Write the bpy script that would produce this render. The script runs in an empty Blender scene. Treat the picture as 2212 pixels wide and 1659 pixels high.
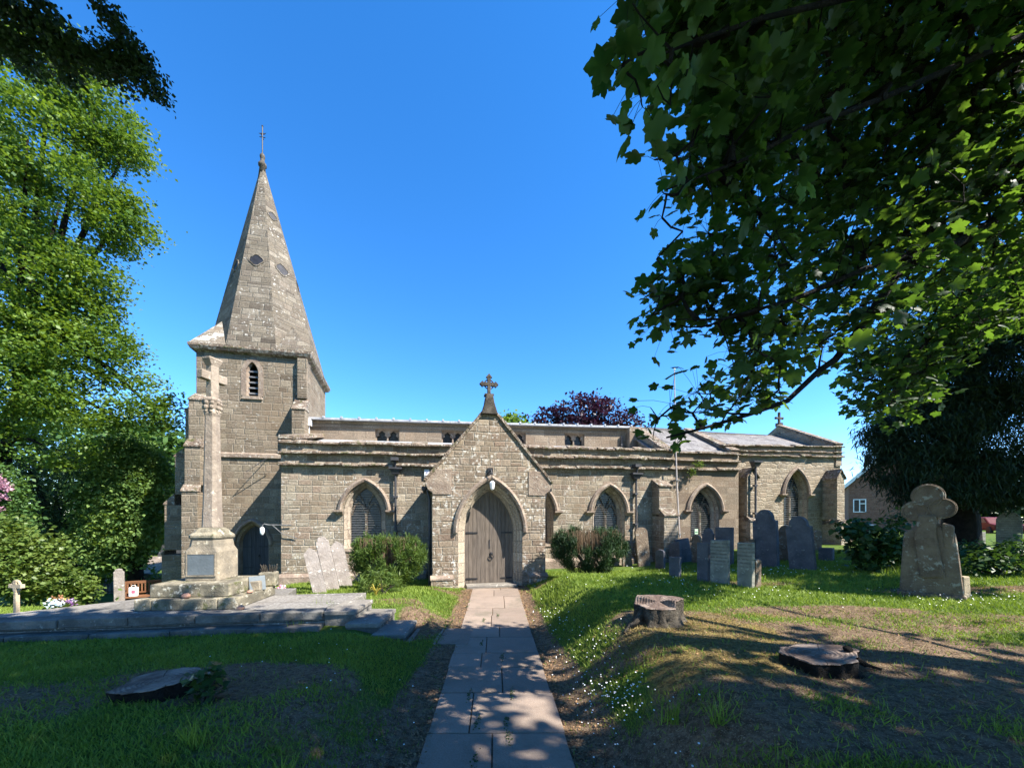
import bpy, math, random
import numpy as np
from mathutils import Vector, Matrix
from mathutils.geometry import tessellate_polygon
random.seed(7); RNG = np.random.default_rng(11)
C = bpy.context.scene.collection
sc = bpy.context.scene
R = math.radians
EYE = 1.9; FPX = 830.0
SUN = Vector((.616, -.287, .734)).normalized()

# ------------------------------------------------------------------ objects
def tag(o, label=None, cat=None, group=None, kind=None):
    if label: o['label'] = label
    if cat: o['category'] = cat
    if group: o['group'] = group
    if kind: o['kind'] = kind
    return o
def empty(name, loc=(0, 0, 0), rz=0, label=None, cat=None, group=None):
    o = bpy.data.objects.new(name, None); C.objects.link(o)
    o.location = loc; o.rotation_euler = (0, 0, rz); o.empty_display_size = .2
    return tag(o, label, cat, group)
def S(x):
    x = np.clip(x, 0, 1); return x * x * (3 - 2 * x)
class MB:
    def __init__(s): s.v = []; s.f = []
    def add(s, vs, fs):
        b = len(s.v); s.v += [tuple(p) for p in vs]; s.f += [tuple(i + b for i in f) for f in fs]; return s
    def box(s, x0, x1, y0, y1, z0, z1):
        return s.add([(x0,y0,z0),(x1,y0,z0),(x1,y1,z0),(x0,y1,z0),(x0,y0,z1),(x1,y0,z1),(x1,y1,z1),(x0,y1,z1)],
                     [(0,3,2,1),(4,5,6,7),(0,1,5,4),(1,2,6,5),(2,3,7,6),(3,0,4,7)])
    def hexa(s, p):   # 8 points, bottom ring then top ring (counter-clockwise from above)
        return s.add(p, [(0,3,2,1),(4,5,6,7),(0,1,5,4),(1,2,6,5),(2,3,7,6),(3,0,4,7)])
    def prism(s, poly, a, b, axis='y'):   # poly in (x,z) for y, (y,z) for x, (x,y) for z
        n = len(poly)
        def P(q, d):
            return (q[0], d, q[1]) if axis == 'y' else (d, q[0], q[1]) if axis == 'x' else (q[0], q[1], d)
        vs = [P(q, a) for q in poly] + [P(q, b) for q in poly]
        fs = [tuple(range(n)), tuple(range(2*n-1, n-1, -1))] + [(i, n+i, n+(i+1) % n, (i+1) % n) for i in range(n)]
        return s.add(vs, fs)
    def tube(s, pts, rad, n=8, cap=True):
        pts = [Vector(p) for p in pts]; m = len(pts)
        if not hasattr(rad, '__len__'): rad = [rad] * m
        vs = []; ref = None
        for i, p in enumerate(pts):
            d = (pts[min(i+1, m-1)] - pts[max(i-1, 0)]).normalized()
            if ref is None: ref = Vector((0,0,1)) if abs(d.z) < .9 else Vector((1,0,0))
            a = d.cross(ref).normalized(); b = d.cross(a); ref = a.cross(d)
            for k in range(n):
                an = 2*math.pi*k/n; vs.append(p + (a*math.cos(an) + b*math.sin(an))*rad[i])
        fs = [(i*n+k, i*n+(k+1) % n, (i+1)*n+(k+1) % n, (i+1)*n+k) for i in range(m-1) for k in range(n)]
        if cap: fs += [tuple(range(n-1, -1, -1)), tuple(range((m-1)*n, m*n))]
        return s.add(vs, fs)
    def lathe(s, prof, c=(0,0,0), n=16, rot=0):
        vs = [(c[0]+r*math.cos(2*math.pi*k/n+rot), c[1]+r*math.sin(2*math.pi*k/n+rot), c[2]+z) for r, z in prof for k in range(n)]
        m = len(prof)
        fs = [(i*n+k, i*n+(k+1) % n, (i+1)*n+(k+1) % n, (i+1)*n+k) for i in range(m-1) for k in range(n)]
        fs += [tuple(range(n-1, -1, -1)), tuple(range((m-1)*n, m*n))]
        return s.add(vs, fs)
    def loft(s, rings, close=False):     # rings: equally long polylines
        n = len(rings[0]); vs = [p for r in rings for p in r]
        m = n if close else n-1
        return s.add(vs, [(i*n+k, i*n+(k+1) % n, (i+1)*n+(k+1) % n, (i+1)*n+k) for i in range(len(rings)-1) for k in range(m)])
    def band(s, inn, out, a, b):         # solid between two open polylines in (x,z), from y=a to y=b
        n = len(inn); vs = []
        for pl, d in ((inn, a), (out, a), (out, b), (inn, b)): vs += [(q[0], d, q[1]) for q in pl]
        fs = []
        for k in range(n-1):
            for r in range(4):
                r2 = (r+1) % 4; fs.append((r*n+k, r*n+k+1, r2*n+k+1, r2*n+k))
        fs += [(0, n, 2*n, 3*n), (n-1, 4*n-1, 3*n-1, 2*n-1)]
        return s.add(vs, fs)
    def plate(s, outer, holes, a, b):    # wall in (x,z) with holes, front at y=a, back y=b
        loops = [list(outer)] + [list(h) for h in holes]
        tri = tessellate_polygon([[Vector((p[0], p[1], 0)) for p in l] for l in loops])
        flat = [p for l in loops for p in l]; n = len(flat)
        vs = [(p[0], a, p[1]) for p in flat] + [(p[0], b, p[1]) for p in flat]
        fs = []
        for t in tri:
            p, q, r = (flat[i] for i in t)
            ar = (q[0]-p[0])*(r[1]-p[1]) - (q[1]-p[1])*(r[0]-p[0])
            t = tuple(t) if ar > 0 else tuple(reversed(t))
            fs += [t, tuple(n+i for i in reversed(t))]
        o = 0
        for l in loops:
            m = len(l)
            for i in range(m): fs.append((o+i, o+(i+1) % m, n+o+(i+1) % m, n+o+i))
            o += m
        return s.add(vs, fs)
    def ball(s, c, r, n=10, m=6):
        rx, ry, rz = r if hasattr(r, '__len__') else (r, r, r)
        prof = [(math.sin(math.pi*i/m), -math.cos(math.pi*i/m)) for i in range(m+1)]
        vs = [(c[0]+max(q, .02)*rx*math.cos(2*math.pi*k/n), c[1]+max(q, .02)*ry*math.sin(2*math.pi*k/n), c[2]+h*rz) for q, h in prof for k in range(n)]
        return s.add(vs, [(i*n+k, i*n+(k+1) % n, (i+1)*n+(k+1) % n, (i+1)*n+k) for i in range(m) for k in range(n)] + [tuple(range(n-1, -1, -1)), tuple(range(m*n, m*n+n))])
    def build(s, name, mat, parent=None, smooth=False, bevel=0, fix=True, noise=0):
        me = bpy.data.meshes.new(name)
        vs = s.v
        if noise:
            vs = [(x+noise*math.sin(37*y+51*z+x*9), y+noise*math.sin(43*x+31*z+y*7), z+noise*math.sin(29*x+47*y)) for x, y, z in vs]
        me.from_pydata(vs, [], s.f); me.validate()
        if fix:
            import bmesh
            bm = bmesh.new(); bm.from_mesh(me); bmesh.ops.recalc_face_normals(bm, faces=bm.faces); bm.to_mesh(me); bm.free()
        uv = me.uv_layers.new(name='UVMap'); zz = Vector((0, 0, 1)); lay = uv.data
        for p in me.polygons:
            n = p.normal; h = zz.cross(n)
            if h.length < .25: h = Vector((1, 0, 0))
            h.normalize(); w = n.cross(h)
            for li in p.loop_indices:
                co = me.vertices[me.loops[li].vertex_index].co
                lay[li].uv = (co.dot(h), co.dot(w))
        if smooth: me.polygons.foreach_set('use_smooth', [True]*len(me.polygons))
        me.materials.append(mat)
        o = bpy.data.objects.new(name, me); C.objects.link(o)
        if parent is not None: o.parent = parent
        if bevel:
            b = o.modifiers.new('edge', 'BEVEL'); b.width = bevel; b.segments = 2; b.limit_method = 'ANGLE'; b.angle_limit = R(35)
        return o
def arch(cx, sp, w, h, n=10, base=None):   # pointed arch, left to right
    rr = (w*w + h*h) / (2*w); cxr = rr - w; a1 = math.atan2(h, cxr) if cxr > 0 else math.pi/2
    a1 = math.pi - math.atan2(h, -cxr) if cxr < 0 else a1
    L = [(cx + cxr - rr*math.cos(a1*i/n), sp + rr*math.sin(a1*i/n)) for i in range(n+1)]
    L[-1] = (cx, sp+h)
    pts = L + [(2*cx-x, z) for x, z in reversed(L[:-1])]
    if base is not None: pts = [(cx-w, base)] + pts + [(cx+w, base)]
    return pts
def bulk(name, V, F, mat, parent=None, smooth=False):   # numpy mesh, all faces of one size
    me = bpy.data.meshes.new(name); V = np.asarray(V, np.float32); F = np.asarray(F, np.int32)
    k = F.shape[1]; me.vertices.add(len(V)); me.vertices.foreach_set('co', V.ravel())
    me.loops.add(F.size); me.loops.foreach_set('vertex_index', F.ravel())
    me.polygons.add(len(F)); me.polygons.foreach_set('loop_start', np.arange(len(F), dtype=np.int32)*k)
    if smooth: me.polygons.foreach_set('use_smooth', np.ones(len(F), bool))
    me.update(calc_edges=True); me.materials.append(mat)
    o = bpy.data.objects.new(name, me); C.objects.link(o)
    if parent is not None: o.parent = parent
    return o

# ------------------------------------------------------------------ materials
class G:
    def __init__(s, name):
        s.m = bpy.data.materials.new(name); s.m.use_nodes = True; s.t = s.m.node_tree; s.n = s.t.nodes; s.n.clear()
        s.out = s.n.new('ShaderNodeOutputMaterial')
    def put(s, inp, v):
        if isinstance(v, bpy.types.NodeSocket): s.t.links.new(v, inp)
        elif v is not None:
            if hasattr(v, '__len__') and len(v) == 3 and inp.type == 'RGBA': v = (*v, 1)
            inp.default_value = v
    def math(s, op, a, b=None, c=None):
        n = s.n.new('ShaderNodeMath'); n.operation = op
        for i, v in enumerate((a, b, c)): s.put(n.inputs[i], v)
        return n.outputs[0]
    def mix(s, f, a, b, mode='MIX'):
        n = s.n.new('ShaderNodeMix'); n.data_type = 'RGBA'; n.blend_type = mode
        s.put(n.inputs[0], f); s.put(n.inputs[6], a); s.put(n.inputs[7], b); return n.outputs[2]
    def obj(s):
        return s.n.new('ShaderNodeTexCoord').outputs['Object']
    def uv(s): return s.n.new('ShaderNodeTexCoord').outputs['UV']
    def pos(s): return s.n.new('ShaderNodeNewGeometry').outputs['Position']
    def noise(s, v, sc, det=4, ro=.55, dist=0):
        n = s.n.new('ShaderNodeTexNoise'); s.put(n.inputs['Vector'], v); n.inputs['Scale'].default_value = sc
        n.inputs['Detail'].default_value = det; n.inputs['Roughness'].default_value = ro; n.inputs['Distortion'].default_value = dist
        return n.outputs[0]
    def ramp(s, v, a, b, lo=0., hi=1.):
        n = s.n.new('ShaderNodeMapRange'); n.interpolation_type = 'SMOOTHSTEP'
        for i, x in enumerate((v, a, b, lo, hi)): s.put(n.inputs[i], x)
        return n.outputs[0]
    def cramp(s, v, stops):
        n = s.n.new('ShaderNodeValToRGB'); s.put(n.inputs[0], v); e = n.color_ramp.elements
        while len(e) < len(stops): e.new(.5)
        for x, (p, c) in zip(e, stops): x.position = p; x.color = (*c, 1)
        return n.outputs[0]
    def white(s, x, y):
        c = s.n.new('ShaderNodeCombineXYZ'); s.put(c.inputs[0], x); s.put(c.inputs[1], y)
        n = s.n.new('ShaderNodeTexWhiteNoise'); n.noise_dimensions = '2D'; s.t.links.new(c.outputs[0], n.inputs['Vector'])
        return n.outputs['Value']
    def comb(s, x, y, z=0):
        c = s.n.new('ShaderNodeCombineXYZ')
        for i, v in enumerate((x, y, z)): s.put(c.inputs[i], v)
        return c.outputs[0]
    def sep(s, v):
        n = s.n.new('ShaderNodeSeparateXYZ'); s.put(n.inputs[0], v); return n.outputs
    def rand(s): return s.n.new('ShaderNodeNewGeometry').outputs['Random Per Island']
    def attr(s, name):
        n = s.n.new('ShaderNodeAttribute'); n.attribute_name = name; return n.outputs['Fac']
    def bump(s, h, dist=.02, st=1.):
        n = s.n.new('ShaderNodeBump'); s.put(n.inputs['Height'], h); n.inputs['Distance'].default_value = dist; n.inputs['Strength'].default_value = st
        return n.outputs[0]
    def pbr(s, col, rough=.85, bump=None, metal=0, spec=.3):
        b = s.n.new('ShaderNodeBsdfPrincipled'); s.put(b.inputs['Base Color'], col); s.put(b.inputs['Roughness'], rough)
        b.inputs['Metallic'].default_value = metal; b.inputs['Specular IOR Level'].default_value = spec
        if bump is not None: s.t.links.new(bump, b.inputs['Normal'])
        s.t.links.new(b.outputs[0], s.out.inputs[0]); return s.m

def grey(c, k=.3):
    l = .35*c[0]+.5*c[1]+.15*c[2]; return tuple(x+(l-x)*k for x in c)
def jointed(name, c1, c2):
    return masonry(name, 3., .29, [c1, tuple((a+b)/2 for a, b in zip(c1, c2)), c2], tuple(x*.55 for x in c1), .1, .02, .007, stain_amt=.25, bump=.012)
def masonry(name, bw, bh, cols, mortar, lichen=0., wob=.35, gap=.012, stain=(.16, .11, .07), stain_amt=.35, bump=.025, rubble=0., k=1.):
    cols = [tuple(x*k for x in grey(c, .22)) for c in cols]; mortar = tuple(x*k for x in grey(mortar, .22))
    g = G(name); uv = g.uv(); u, v, _ = g.sep(uv)
    big = g.noise(uv, .9, 2)
    v1 = g.math('ADD', g.math('DIVIDE', v, bh), g.math('MULTIPLY', g.math('SUBTRACT', big, .5), wob))
    v1 = g.math('ADD', v1, g.math('MULTIPLY', g.noise(g.comb(g.math('MULTIPLY', u, .04*0), v), 1.9, 1), 1.3))
    if rubble:
        v1 = g.math('ADD', v1, g.math('MULTIPLY', g.math('SUBTRACT', g.noise(uv, 2.6, 1), .5), rubble))
    row = g.math('FLOOR', v1); fv = g.math('FRACT', v1); rr = g.white(row, 3.7)
    u1 = g.math('ADD', g.math('MULTIPLY', g.math('DIVIDE', u, bw), g.math('ADD', .75, g.math('MULTIPLY', rr, .6))), g.math('MULTIPLY', rr, 37.))
    u1 = g.math('ADD', u1, g.math('MULTIPLY', g.noise(g.comb(u1, g.math('MULTIPLY', row, 3.3)), 1.1, 1), 1.3))
    u1 = g.math('ADD', u1, g.math('MULTIPLY', g.math('SUBTRACT', g.noise(uv, 5, 2), .5), .12+rubble*.5))
    col = g.math('FLOOR', u1); fu = g.math('FRACT', u1); rnd = g.white(col, row)
    # some stones are two thinner courses
    two = g.math('GREATER_THAN', g.white(g.math('ADD', col, 9.3), row), .86)
    fv2 = g.math('FRACT', g.math('MULTIPLY', fv, 2.)); fvv = g.math('ADD', g.math('MULTIPLY', fv, g.math('SUBTRACT', 1., two)), g.math('MULTIPLY', fv2, two))
    rnd = g.math('FRACT', g.math('ADD', rnd, g.math('MULTIPLY', two, g.math('MULTIPLY', g.math('FLOOR', g.math('MULTIPLY', fv, 2.)), .37))))
    du = g.math('MULTIPLY', g.math('MINIMUM', fu, g.math('SUBTRACT', 1., fu)), bw)
    hh = g.math('MULTIPLY', bh, g.math('SUBTRACT', 1., g.math('MULTIPLY', two, .5)))
    dv = g.math('MULTIPLY', g.math('MINIMUM', fvv, g.math('SUBTRACT', 1., fvv)), hh)
    d = g.math('MINIMUM', du, dv)
    d = g.math('ADD', d, g.math('MULTIPLY', g.math('SUBTRACT', g.noise(uv, 16, 3), .5), .022))
    m = g.ramp(d, gap*.35, gap*1.5, 1., 0.)
    k = len(cols); base = g.cramp(rnd, [(i/(k-1), c) for i, c in enumerate(cols)])
    fine = g.noise(uv, 22, 5, .65); base = g.mix(g.ramp(fine, .3, .72), g.mix(1., base, (.62, .6, .58), 'MULTIPLY'), g.mix(1., base, (1.3, 1.29, 1.27), 'MULTIPLY')); base = g.mix(1., base, g.mix(g.white(g.math('ADD', col, 51.), g.math('ADD', row, 7.)), (.8,.79,.79), (1.2,1.2,1.19)), 'MULTIPLY')
    st = g.ramp(g.noise(uv, .62, 6, .66), .44, .66); base = g.mix(g.math('MULTIPLY', st, stain_amt), base, stain)
    vst = g.ramp(g.noise(g.comb(g.math('MULTIPLY', u, 3.2), g.math('MULTIPLY', v, .35)), 1.3, 4, .6), .5, .75); pt = g.ramp(g.noise(uv, 2.3, 4, .6, .8), .6, .72); base = g.mix(g.math('MULTIPLY', pt, stain_amt*.55), base, (.30,.27,.21)); base = g.mix(g.math('MULTIPLY', vst, stain_amt*.9), base, (.1, .085, .065))
    c = g.mix(m, base, mortar)
    if lichen:
        li = g.math('MULTIPLY', g.ramp(g.noise(uv, 9, 5, .7), .6-lichen*.18, .68-lichen*.16), g.ramp(g.noise(uv, 1.1, 2), .5-lichen*.2, .62-lichen*.2))
        c = g.mix(g.math('MULTIPLY', li, .85), c, (.5, .48, .43))
    pit = g.noise(uv, 55, 4, .7)
    h = g.math('ADD', g.math('MULTIPLY', g.ramp(d, 0., gap*1.6), .7), g.math('ADD', g.math('MULTIPLY', g.noise(uv, 12, 4, .6), .7), g.math('MULTIPLY', pit, .25)))
    h = g.math('ADD', h, g.math('MULTIPLY', rnd, .9))
    return g.pbr(c, .92, g.bump(h, bump), spec=.15)

def stone(name, c1, c2, lichen=0., lc=(.5, .48, .42), sc=3., bump=.008, rough=.9, moss=0.):
    g = G(name); p = g.obj(); f = g.noise(p, sc, 5, .62)
    c = g.mix(g.ramp(f, .35, .68), c1, c2)
    c = g.mix(g.math('MULTIPLY', g.ramp(g.noise(p, sc*14, 4, .7), .35, .7), .35), c, g.mix(1., c, (.55, .53, .5), 'MULTIPLY'))
    if lichen:
        c = g.mix(g.math('MULTIPLY', g.ramp(g.noise(p, sc*3.3, 6, .7), .62-lichen*.16, .7-lichen*.16), .85), c, lc)
    if moss:
        c = g.mix(g.math('MULTIPLY', g.ramp(g.noise(p, sc*1.7, 4, .6, .4), .62-moss*.2, .72-moss*.2), .8), c, (.08, .085, .03))
    h = g.math('ADD', g.noise(p, sc*6, 5, .65), g.math('MULTIPLY', g.noise(p, sc*28, 3), .3))
    return g.pbr(c, rough, g.bump(h, bump*2), spec=.15)
def plain(name, c, rough=.6, metal=0, var=.25, sc=8, bump=.002, spec=.3):
    g = G(name); p = g.obj(); f = g.noise(p, sc, 4, .6)
    c = g.mix(g.ramp(f, .3, .7), tuple(x*(1-var) for x in c), tuple(min(1, x*(1+var)) for x in c))
    return g.pbr(c, rough, g.bump(g.noise(p, sc*6, 3), bump*2), metal, spec)
def leafmat(name, dark, light, trans=.35, tcol=None, rough=.45, clump=1.2):
    g = G(name); r = g.rand(); cl = g.noise(g.pos(), clump, 3)
    f = g.math('ADD', g.math('MULTIPLY', r, .55), g.math('MULTIPLY', g.ramp(cl, .35, .65), .45))
    c = g.mix(f, dark, light)
    b = g.n.new('ShaderNodeBsdfPrincipled'); g.put(b.inputs['Base Color'], c); b.inputs['Roughness'].default_value = rough; b.inputs['Specular IOR Level'].default_value = .25
    t = g.n.new('ShaderNodeBsdfTranslucent'); g.put(t.inputs[0], g.mix(1., c, tcol or (1.6, 1.5, .6), 'MULTIPLY'))
    a = g.n.new('ShaderNodeMixShader'); a.inputs[0].default_value = trans
    g.t.links.new(b.outputs[0], a.inputs[1]); g.t.links.new(t.outputs[0], a.inputs[2]); g.t.links.new(a.outputs[0], g.out.inputs[0])
    return g.m
def wood(name, a, b, sc=2.5, axis='z', rough=.75):
    g = G(name); p = g.obj(); x, y, z = g.sep(p)
    q = g.comb(g.math('MULTIPLY', x, 14 if axis != 'x' else 1.2), g.math('MULTIPLY', y, 14), g.math('MULTIPLY', z, 1.2 if axis == 'z' else 14))
    f = g.noise(q, sc, 5, .65); r = g.rand()
    c = g.mix(g.ramp(f, .3, .7), a, b); c = g.mix(1., c, g.mix(r, (.78, .78, .8), (1.15, 1.12, 1.08)), 'MULTIPLY')
    return g.pbr(c, rough, g.bump(f, .004), spec=.2)

M = {}
SAND = [(.20,.155,.10), (.30,.245,.165), (.255,.20,.135), (.34,.285,.20), (.27,.195,.135), (.31,.265,.19), (.225,.185,.13)]
M['aisle'] = masonry('coursed_sandstone', .31, .20, [tuple(min(.5,x*1.16) for x in c) for c in SAND], (.40,.34,.25), .25, wob=.5, stain_amt=.45, bump=.02, k=.77)
M['porch'] = masonry('porch_sandstone', .28, .175, [(.22,.165,.105),(.33,.26,.175),(.28,.21,.14),(.36,.29,.20),(.29,.20,.135),(.24,.19,.13)], (.30,.25,.18), .42, wob=.5, stain_amt=.45, bump=.02, k=.80)
M['tower'] = masonry('tower_sandstone', .33, .215, [(.21,.165,.11),(.29,.235,.155),(.25,.195,.13),(.335,.275,.19),(.27,.215,.145),(.31,.24,.165)], (.34,.28,.2), .12, wob=.45, stain_amt=.45, bump=.02, k=.68)
M['spire'] = masonry('spire_sandstone', .40, .225, [(.19,.155,.11),(.30,.25,.175),(.235,.19,.13),(.36,.31,.23),(.275,.22,.16),(.16,.13,.095)], (.26,.22,.16), .2, gap=.014, stain_amt=.6, bump=.022, k=.57, stain=(.09,.075,.055))
M['chancel'] = masonry('rubble_stone', .30, .16, [(.25,.195,.125),(.36,.295,.20),(.30,.235,.155),(.41,.345,.245),(.33,.25,.165)], (.36,.30,.21), .1, .5, .014, stain_amt=.3, bump=.024, rubble=1.2, k=.85)
M['ashlar'] = masonry('ashlar_sandstone', .62, .30, [(.22,.17,.115),(.26,.20,.135),(.245,.18,.12),(.29,.225,.15)], (.21,.165,.11), .05, .02, .006, stain_amt=.45, bump=.008, k=.85)
M['clere'] = masonry('clerestory_stone', .5, .3, [(.22,.17,.115),(.29,.22,.15),(.25,.185,.125),(.31,.245,.17)], (.26,.21,.15), .05, .05, .008, bump=.012, k=.85)
M['slate'] = masonry('roof_slates', .34, .2, [(.155,.15,.15),(.19,.185,.185),(.17,.165,.165),(.21,.20,.20)], (.07,.068,.068), .1, .0, .007, stain_amt=.2, bump=.012)
M['dress'] = stone('dressed_stone', (.21,.16,.125), (.33,.265,.205), .2, sc=3.5, bump=.014)
M['jamb'] = jointed('jamb_blocks', (.27,.215,.165), (.37,.31,.235)); M['jamblight'] = jointed('pale_jamb_blocks', (.27,.22,.155), (.38,.32,.23))
M['dresslight'] = stone('pale_dressed_stone', (.38,.30,.20), (.47,.39,.27), .1, sc=2.5)
M['course'] = stone('weathered_string_course', (.12,.09,.068), (.26,.2,.15), .65, (.42,.385,.32), 2.6, .035, moss=.35)
M['lichen'] = masonry('lichened_stone', .42, .2, [(.2,.165,.12),(.27,.225,.165),(.5,.47,.4)], (.26,.22,.165), .42, gap=.014, bump=.022, k=.8)
M['cross'] = stone('dark_weathered_stone', (.055,.048,.04), (.12,.105,.085), .25, (.26,.24,.2), 6)
M['memorial'] = stone('weathered_memorial_stone', (.22,.18,.145), (.32,.268,.215), .2, (.52,.46,.38), 3)
M['memstep'] = stone('stained_step_stone', (.12,.108,.08), (.28,.245,.175), .35, (.5,.47,.38), 3.5, moss=.3)
M['memplinth'] = stone('memorial_plinth_stone', (.17,.148,.115), (.32,.268,.195), .2, (.5,.45,.34), 2.4)
M['lead'] = plain('lead_capping', (.36,.37,.39), .5, .2)
M['iron'] = plain('black_iron', (.03,.03,.033), .5, .4)
M['pipe'] = plain('painted_downpipe', (.05,.05,.055), .5)
M['wht'] = plain('white_paint', (.75,.75,.74), .5, var=.08)
M['pole'] = plain('weathered_pole_paint', (.44,.39,.36), .6, var=.15)
M['plaque'] = plain('slate_plaque', (.115,.135,.145), .55, var=.12, sc=5)
M['glass'] = plain('dark_leaded_glass', (.022,.024,.028), .22, 0, .5, 14, spec=.5)
M['guard'] = plain('grey_wire_guard', (.17,.167,.163), .5, .3)
M['oak'] = wood('grey_oak_planks', (.085,.07,.058), (.15,.125,.102))
M['darkdoor'] = wood('dark_painted_planks', (.035,.037,.042), (.06,.062,.068))
M['teak'] = wood('bench_teak', (.11,.05,.026), (.2,.095,.045), axis='x')
M['barkg'] = stone('grey_bark', (.06,.05,.038), (.13,.11,.085), .15, (.2,.2,.15), 5, .03)
M['barkd'] = stone('dark_bark', (.010,.009,.008), (.028,.023,.018), 0, sc=7, bump=.03)
M['stumpwood'] = stone('cut_wood', (.11,.08,.062), (.27,.21,.17), .1, (.4,.36,.32), 6, .01)
def cutwood():
    g = G('sawn_stump_top'); p = g.obj(); x, y, z = g.sep(p)
    r = g.math('SQRT', g.math('ADD', g.math('MULTIPLY', x, x), g.math('MULTIPLY', y, y)))
    ring = g.math('SINE', g.math('ADD', g.math('MULTIPLY', r, 190.), g.math('MULTIPLY', g.noise(p, 7, 3), 14.)))
    an = g.noise(g.comb(g.math('MULTIPLY', g.math('ARCTAN2', y, x), 5.), g.math('MULTIPLY', r, .8)), 1.7, 3, .6); crack = g.ramp(an, .62, .67)
    c = g.mix(g.ramp(g.noise(p, 5, 5, .6), .35, .65), (.10,.07,.055), (.27,.215,.175)); c = g.mix(g.ramp(ring, -.2, 1., 0., .45), c, (.07,.05,.04)); c = g.mix(crack, c, (.02,.016,.013))
    return g.pbr(c, .85, g.bump(g.math('SUBTRACT', g.math('MULTIPLY', ring, .25), g.math('MULTIPLY', crack, 1.5)), .008), spec=.15)
M['stumpwood'] = cutwood()
M['slateston'] = stone('blue_slate_gravestone', (.075,.078,.088), (.125,.125,.135), .12, (.22,.22,.2), 3)
M['greyston'] = stone('grey_gravestone', (.17,.16,.135), (.26,.25,.2), .3, (.36,.36,.28), 4)
def lettered():
    g = G('worn_lettered_stone'); p = g.obj(); x, y, z = g.sep(p); f = g.noise(p, 4, 5, .62); c = g.mix(g.ramp(f, .35, .68), (.15,.145,.12), (.25,.24,.195))
    c = g.mix(g.math('MULTIPLY', g.ramp(g.noise(p, 13, 6, .7), .58, .66), .7), c, (.36,.36,.28))
    ln = g.math('MULTIPLY', g.ramp(g.math('SINE', g.math('MULTIPLY', z, 95.)), .2, .7), g.math('MULTIPLY', g.ramp(g.noise(g.comb(g.math('MULTIPLY', x, 60.), 0, g.math('MULTIPLY', z, 15.1)), 1., 2), .45, .55), g.ramp(z, .45, .5)))
    c = g.mix(g.math('MULTIPLY', ln, .35), c, (.09,.088,.075))
    return g.pbr(c, .9, g.bump(g.math('SUBTRACT', g.noise(p, 24, 5, .65), ln), .012), spec=.15)
M['greyston'] = lettered()
M['brownston'] = stone('brown_gravestone', (.13,.095,.068), (.22,.17,.12), .42, (.32,.31,.26), 3, .014)
M['paleston'] = stone('pale_gravestone', (.20,.175,.155), (.31,.275,.25), .2, (.58,.56,.5), 3)
M['paving'] = masonry('terrace_paving', .9, .6, [(.17,.16,.145),(.21,.195,.175),(.19,.18,.165)], (.09,.085,.07), .15, 0, .01, stain=(.08,.08,.06), bump=.006)
M['kerb'] = stone('terrace_kerb', (.10,.095,.085), (.19,.18,.16), .2, (.3,.29,.25), 3)
M['step'] = stone('step_slab', (.17,.155,.135), (.23,.21,.18), .15, sc=2)
def pathmat():
    g = G('pink_path_slabs'); p = g.obj(); r = g.rand(); c = g.mix(r, (.19,.143,.112), (.265,.203,.158))
    c = g.mix(g.math('MULTIPLY', g.ramp(g.noise(p, 2.2, 5, .6), .45, .7), .5), c, (.15,.115,.09)); c = g.mix(g.math('MULTIPLY', g.ramp(g.noise(p, 60, 3, .7), .4, .65), .3), c, (.3,.26,.21))
    c = g.mix(g.math('MULTIPLY', g.ramp(g.noise(p, .9, 5, .7, .6), .5, .68), .55), c, (.11,.1,.07))
    return g.pbr(c, .9, g.bump(g.math('ADD', g.noise(p, 90, 3), g.noise(p, 7, 3)), .006), spec=.2)
M['path'] = pathmat()
def groundmat():
    g = G('churchyard_turf'); p = g.pos()
    d = g.math('ADD', g.attr('dirt'), g.math('MULTIPLY', g.math('SUBTRACT', g.noise(p, 3.2, 5, .65), .5), .9)); d = g.ramp(d, .38, .62)
    mo = g.ramp(g.math('ADD', g.attr('moss'), g.math('MULTIPLY', g.math('SUBTRACT', g.noise(p, 4.5, 4, .6), .5), 1.0)), .4, .65)
    gr = g.mix(g.ramp(g.noise(p, 1.1, 4), .35, .65), (.075,.13,.018), (.13,.18,.032)); gr = g.mix(g.math('MULTIPLY', g.noise(p, 45, 3, .7), .7), gr, (.03,.055,.012))
    so = g.mix(g.ramp(g.noise(p, 14, 5, .7), .35, .65), (.085,.055,.034), (.2,.14,.09)); so = g.mix(g.ramp(g.noise(p, 70, 3, .7), .56, .66), so, (.3,.23,.15))
    ms = g.mix(g.ramp(g.noise(p, 22, 5, .75), .35, .65), (.085,.062,.024), (.24,.175,.06))
    c = g.mix(d, gr, g.mix(mo, so, ms))
    return g.pbr(c, .95, g.bump(g.math('ADD', g.noise(p, 26, 4, .7), g.math('MULTIPLY', g.noise(p, 90, 2), .5)), .035), spec=.1)
M['ground'] = groundmat()

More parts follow.
